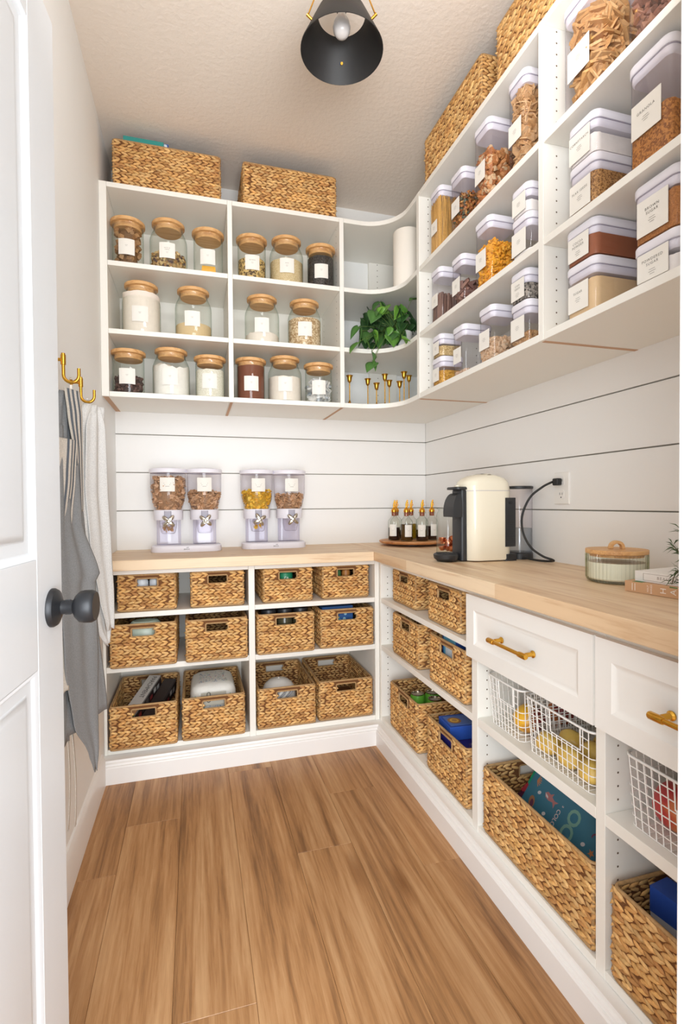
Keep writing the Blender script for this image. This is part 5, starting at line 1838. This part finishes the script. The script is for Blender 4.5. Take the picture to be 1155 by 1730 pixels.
pk = thing('diaper_pack', 'white pack with tiny coloured specks in the bottom basket', 'pack', (.448, 2.475, s3))
lv = [(0, .012), (.006, .004), (.10, -.004), (.165, 0), (.190, .010), (.203, .030), (.207, .060)]
obj('pack_body', MB().loft([[(p[0] + .003 * noise.noise(Vector((p[0] * 60, p[1] * 60, z * 60))), p[1], p[2]) for p in rrect(-.100 + i, .100 - i, -.125 + i, .125 - i, max(.045 - i * .4, .012), z, 6)] for z, i in lv]), plain('white_pack_film', '#E7E4DC', .5, bump=(70, .5, .003)), pk, 60)
pr = MB()
for k in range(170):
    x, y, r = R.uniform(-.062, .062), R.uniform(-.085, .06), R.uniform(.0016, .0036)
    c = R.choice([(.25, .38, .62, 1), (.45, .47, .52, 1), (.30, .55, .40, 1), (.7, .25, .22, 1), (.40, .45, .60, 1)])
    pr.add([(x + r * math.cos(a * PI / 3), y + r * math.sin(a * PI / 3), .2076) for a in range(6)], [tuple(range(6))], c)
for k in range(90):
    x, z, r = R.uniform(-.080, .080), R.uniform(.09, .165), R.uniform(.0016, .0036)
    c = R.choice([(.25, .38, .62, 1), (.45, .47, .52, 1), (.30, .55, .40, 1), (.40, .45, .60, 1)])
    pr.add([(x + r * math.cos(a * PI / 3), -.1300, z + r * math.sin(a * PI / 3)) for a in range(6)], [tuple(range(6))], c)
obj('printed_specks', pr, 'print', pk, None, attr=True, kind='stuff')
tg = obj('front_tag', MB().box(-.055, .055, -.1400, -.1385, .12, .178), plain('grey_tag', '#B9B4A6', .7), pk)
lpz = [(-.022 + .007 * math.cos(rad(a)), -.1412, .155 + (.018 if math.sin(rad(a)) > 0 else -.012) + .007 * math.sin(rad(a))) for a in range(0, 360, 15)]
obj('clip', MB().tube(lpz, .0014, 6, True), 'blackp', pk, 60, label='dark wire clip')

cap = thing('cap', 'white cap with grey straps lying in the bottom basket', 'cap', (.757, 2.435, s3))
obj('crown', MB().lathe([(.082, .0), (.085, .06), (.083, .10), (.078, .130), (.066, .153), (.045, .170), (.020, .178), (0, .179)], 40), plain('white_cap_cotton', '#E3E0DA', .8), cap, 60)
obj('button', MB().lathe([(.005, .178), (.005, .181), (0, .183)], 12), 'ceramic', cap, 60)
stp = MB()
for k in range(3):
    stp.tube([(-.045 + .03 * k, -.092, .110), (-.02 + .03 * k, -.100, .135), (.0 + .03 * k, -.092, .160)], .0045, 6)
obj('straps', stp, plain('grey_strap', '#8E8E90', .6), cap, 60, kind='stuff')

pk2 = thing('snack_box', 'blue carton showing above the middle shelf basket, right run', 'box', (1.300, 1.672, s2), 0)
obj('carton', MB().box(-.030, .030, -.055, .055, 0, .190, (.03, .10, .42, 1)), 'print', pk2, None, attr=True, bevel=.001)
obj('printed_panel', MB().box(-.0306, -.0300, -.045, .045, .09, .18, (.15, .50, .75, 1)).box(-.0310, -.0305, -.02, .03, .11, .15, (.75, .80, .85, 1)), 'print', pk2, None, attr=True)
pk3 = thing('snack_pouch', 'grey pouch beside the blue carton in the middle shelf basket', 'pouch', (1.305, 1.562, s2), 0)
obj('pouch_film', MB().loft([rrect(-.026 + i, .026 - i, -.040, .040, .006, z, 4) for z, i in ((0, .006), (.02, 0), (.12, .004), (.175, .018), (.182, .024))]), plain('grey_pouch_film', '#8C8F96', .3), pk3, 50)

for i, (x, y) in enumerate(((1.330, 2.085), (1.400, 2.080), (1.376, 2.008))):
    can('soda_can', ('green drink can nearest the inner corner in the bottom basket', 'green drink can at the back of the bottom basket', 'green drink can nearest the basket with blue boxes')[i], 'can', x, y, s3, .033, .166, [(.35, .06, .03, 1), (.16, .50, .05, 1)], 'green drink cans', 'chrome')

for i, (x, y, z, rz, c) in enumerate(((1.350, 1.700, .152, -4, (.03, .10, .46, 1)), (1.347, 1.660, .0, -2, (.035, .03, .22, 1)))):
    t = thing('cookie_box', ('bright blue cookie box with round cookies printed on top, in the bottom basket', 'dark blue cookie box under the bright blue one')[i], 'box', (x, y, s3 + z - .0), rad(rz), 'blue cookie boxes')
    w_, l_, h_ = (.085, .052, .050) if i == 0 else (.085, .105, .1505)
    obj('carton', MB().box(-w_, w_, -l_, l_, 0, h_, c), 'print', t, None, attr=True, bevel=.001)
    p = MB()
    if i == 0:
        p.box(-w_ + .01, w_ - .01, -l_ + .012, l_ - .012, h_, h_ + .0005, (.12, .22, .55, 1))
        for q, (a, b) in enumerate(((-.045, .0), (.040, .004))):
            for r, c2, dz in ((.026, (.40, .20, .08, 1), .0009), (.017, (.85, .55, .10, 1), .0012), (.010, (.55, .30, .10, 1), .0015)):
                p.add([(a + r * math.cos(k * PI / 8), b + r * math.sin(k * PI / 8), h_ + dz) for k in range(16)], [tuple(range(16))], c2)
    else:
        p.box(-.02, w_ - .01, -l_ + .01, -.045, h_, h_ + .0005, (.75, .70, .62, 1))
        for k in range(4):
            a, b = R.uniform(-.01, .06), R.uniform(-.09, -.05)
            p.add([(a + .009 * math.cos(k2 * PI / 6), b + .009 * math.sin(k2 * PI / 6), h_ + .001) for k2 in range(12)], [tuple(range(12))], (.75, .30, .06, 1))
    obj('printed_panel', p, 'print', t, None, attr=True)
cb = thing('clamshell_box', 'clear plastic box at the near end of the basket with blue cookie boxes', 'box', (1.325, 1.528, s3))
obj('clear_shell', MB().rprism(-.055, .055, -.018, .018, .006, [(0, .002), (.003, 0), (.19, 0), (.195, .004)], 4), 'acrylic', cb, 40)
obj('contents', MB().box(-.050, .050, -.014, .014, .003, .12, (.72, .62, .50, 1)), 'food', cb, None, attr=True)

cbx = thing('carton', 'blue and white carton in the basket beside the door frame', 'box', (1.345, .812, s3), rad(8))
obj('carton_body', MB().box(-.028, .028, -.045, .045, 0, .195, (.62, .62, .66, 1)), 'print', cbx, None, attr=True, bevel=.001)
obj('printed_panel', MB().box(-.0285, .0285, -.0455, .0455, .140, .1955, (.03, .09, .42, 1)).box(-.0286, -.0283, -.03, .02, .03, .12, (.35, .36, .42, 1)), 'print', cbx, None, attr=True)

for i, (nm, lb, x0, x1, y, c, zt) in enumerate((('folder', 'teal folder edge standing in the basket on top of the left cabinet', .094, .262, 2.425, (.04, .30, .27, 1), .240), ('folder', 'blue folder with a pale disc beside the teal one, on the left cabinet', .160, .282, 2.445, (.05, .12, .40, 1), .2475), ('folder', 'pink folder edge between the teal and blue ones', .120, .265, 2.435, (.62, .36, .42, 1), .233))):
    t = thing(nm, lb, 'folder', ((x0 + x1) / 2, y, ZT + .0005 + BF), 0, 'folders in the top basket')
    hw_ = (x1 - x0) / 2
    obj('card', MB().box(-hw_, hw_, -.003, .003, 0, zt - BF, c), 'print', t, None, attr=True, bevel=.0008)
    if i == 1:
        obj('pale_disc', MB().lathe([(0, .0006), (.008, .0006), (.008, 0)], 16, (.7, .8, .85, 1), Matrix.Translation((hw_ - .014, -.003, zt - BF - .010)) @ Matrix.Rotation(PI / 2, 4, 'X')), 'print', t, None, attr=True)


# ------------------------------------------------------------------ colouring books leaning in the long basket
def pbook(label, org, er, eu, ln, wd, th, base):
    """cover plane spanned by er (reading direction, down the slope) and eu (up the page, towards the door); normal faces the room"""
    er, eu = Vector(er).normalized(), Vector(eu).normalized()
    n = er.cross(eu).normalized()
    if n.x > 0:
        n = -n
    eu = (eu - er * eu.dot(er)).normalized()
    m = Matrix(((er.x, eu.x, n.x, org[0]), (er.y, eu.y, n.y, org[1]), (er.z, eu.z, n.z, org[2]), (0, 0, 0, 1)))
    t = thing('colouring_book', label, 'book', (0, 0, 0))
    t.matrix_world = m
    obj('cover', MB().box(0, ln, 0, wd, -.0008, 0, base).box(0, ln, 0, wd, -th, -th + .0008, base), 'print', t, None, attr=True)
    obj('page_block', MB().box(.001, ln - .001, .001, wd - .002, -th + .0008, -.0008), 'pages', t)
    return t


def flat(mb, pts, c, dx=0, dy=0, s=1.0, rot=0.0, z=.0006):
    ca, sa = math.cos(rot), math.sin(rot)
    mb.add([(dx + s * (x * ca - y * sa), dy + s * (x * sa + y * ca), z) for x, y in pts], [tuple(range(len(pts)))], c)


ER, EU = (-.72, 0, -1.0), (0, -1, 0)
bk1 = pbook('ocean colouring book with a dark teal cover and pink shark, leaning in the long basket', (1.4196, 1.352, .3239), ER, EU, .232, .365, .006, (.05, .20, .29, 1))
tx = MB()
text(tx, 'OCEAN', .058, lambda a, b, c: (.046 + a, .190 + b, .0006), .88, 'LEFT', .028)
obj('lettering', tx, plain('sea_green_print', '#7FAFA0', .5), bk1)
tx = MB()
text(tx, 'a', .013, lambda a, b, c: (.062 + a, .146 + b, .0006), 1.0, 'LEFT')
text(tx, 'COLORING', .0185, lambda a, b, c: (.077 + a, .139 + b, .0006), 1.0, 'LEFT', .012)
obj('lettering', tx, plain('pale_pink_print', '#E6D3D0', .5), bk1)
art = MB()
PK, WH, OR = (.50, .20, .20, 1), (.74, .70, .70, 1), (.62, .24, .09, 1)
flat(art, [(-.032, -.004), (-.020, -.014), (.0, -.013), (.018, -.004), (.036, -.016), (.031, .0), (.040, .014), (.022, .006), (.004, .008), (.002, .022), (-.008, .009), (-.024, .008)], PK, .068, .094, .78, rad(75))
flat(art, [(-.030, -.003), (-.020, -.010), (-.006, -.010), (-.012, -.004)], WH, .068, .094, .78, rad(75), .0009)
for k in range(5):
    a = 2 * PI * k / 5
for dx, dy, s in ((.112, .282, .011), (.060, .283, .005)):
    flat(art, [((s if k % 2 == 0 else s * .42) * math.cos(k * PI / 5), (s if k % 2 == 0 else s * .42) * math.sin(k * PI / 5)) for k in range(10)], OR if s > .01 else WH, dx, dy, 1, .3)
for dx, dy, s in ((.076, .050, .007), (.116, .098, .007), (.108, .250, .007), (.055, .272, .004), (.082, .292, .010)):
    flat(art, [(s * .75 * math.cos(k * PI / 6), s * math.sin(k * PI / 6)) for k in range(12)], WH, dx, dy, 1, .5)
for k in range(6):
    a = rad(20 + 25 * k)
    flat(art, [(-.0014, 0), (.0014, 0), (.0018, .022), (-.0018, .022)], OR, .052, .022, .8, a - 1.2)
flat(art, [(.020 * math.cos(k * PI / 8), .013 * math.sin(k * PI / 8)) for k in range(16)], (.42, .20, .10, 1), .112, .040, .9, .4)
flat(art, [(.013 * math.cos(k * PI / 8), .007 * math.sin(k * PI / 8)) for k in range(16)], (.16, .05, .10, 1), .115, .043, .9, .4, .0009)
flat(art, [(.018 * math.cos(rad(a)), .018 * math.sin(rad(a))) for a in range(0, 250, 20)] + [(.011 * math.cos(rad(a)), .011 * math.sin(rad(a))) for a in range(240, -1, -20)], (.20, .06, .12, 1), .075, .272, .6, 1.0)
obj('printed_art', art, 'print', bk1, None, attr=True, kind='stuff')
bk2 = pbook('green colouring book with red and yellow print, behind the ocean one', (1.4276, 1.370, .3180), ER, EU, .225, .365, .006, (.015, .38, .20, 1))
art = MB()
flat(art, [(.0, -.02), (.03, -.03), (.05, .0), (.02, .01)], (.45, .04, .06, 1), .075, .020)
flat(art, [(.022 * math.cos(k * PI / 8), .03 * math.sin(k * PI / 8)) for k in range(16)], (.10, .02, .06, 1), .125, .018)
flat(art, [(.010 * math.cos(k * PI / 8), .016 * math.sin(k * PI / 8)) for k in range(16)], (.75, .65, .05, 1), .022, .012)
obj('printed_art', art, 'print', bk2, None, attr=True, kind='stuff')
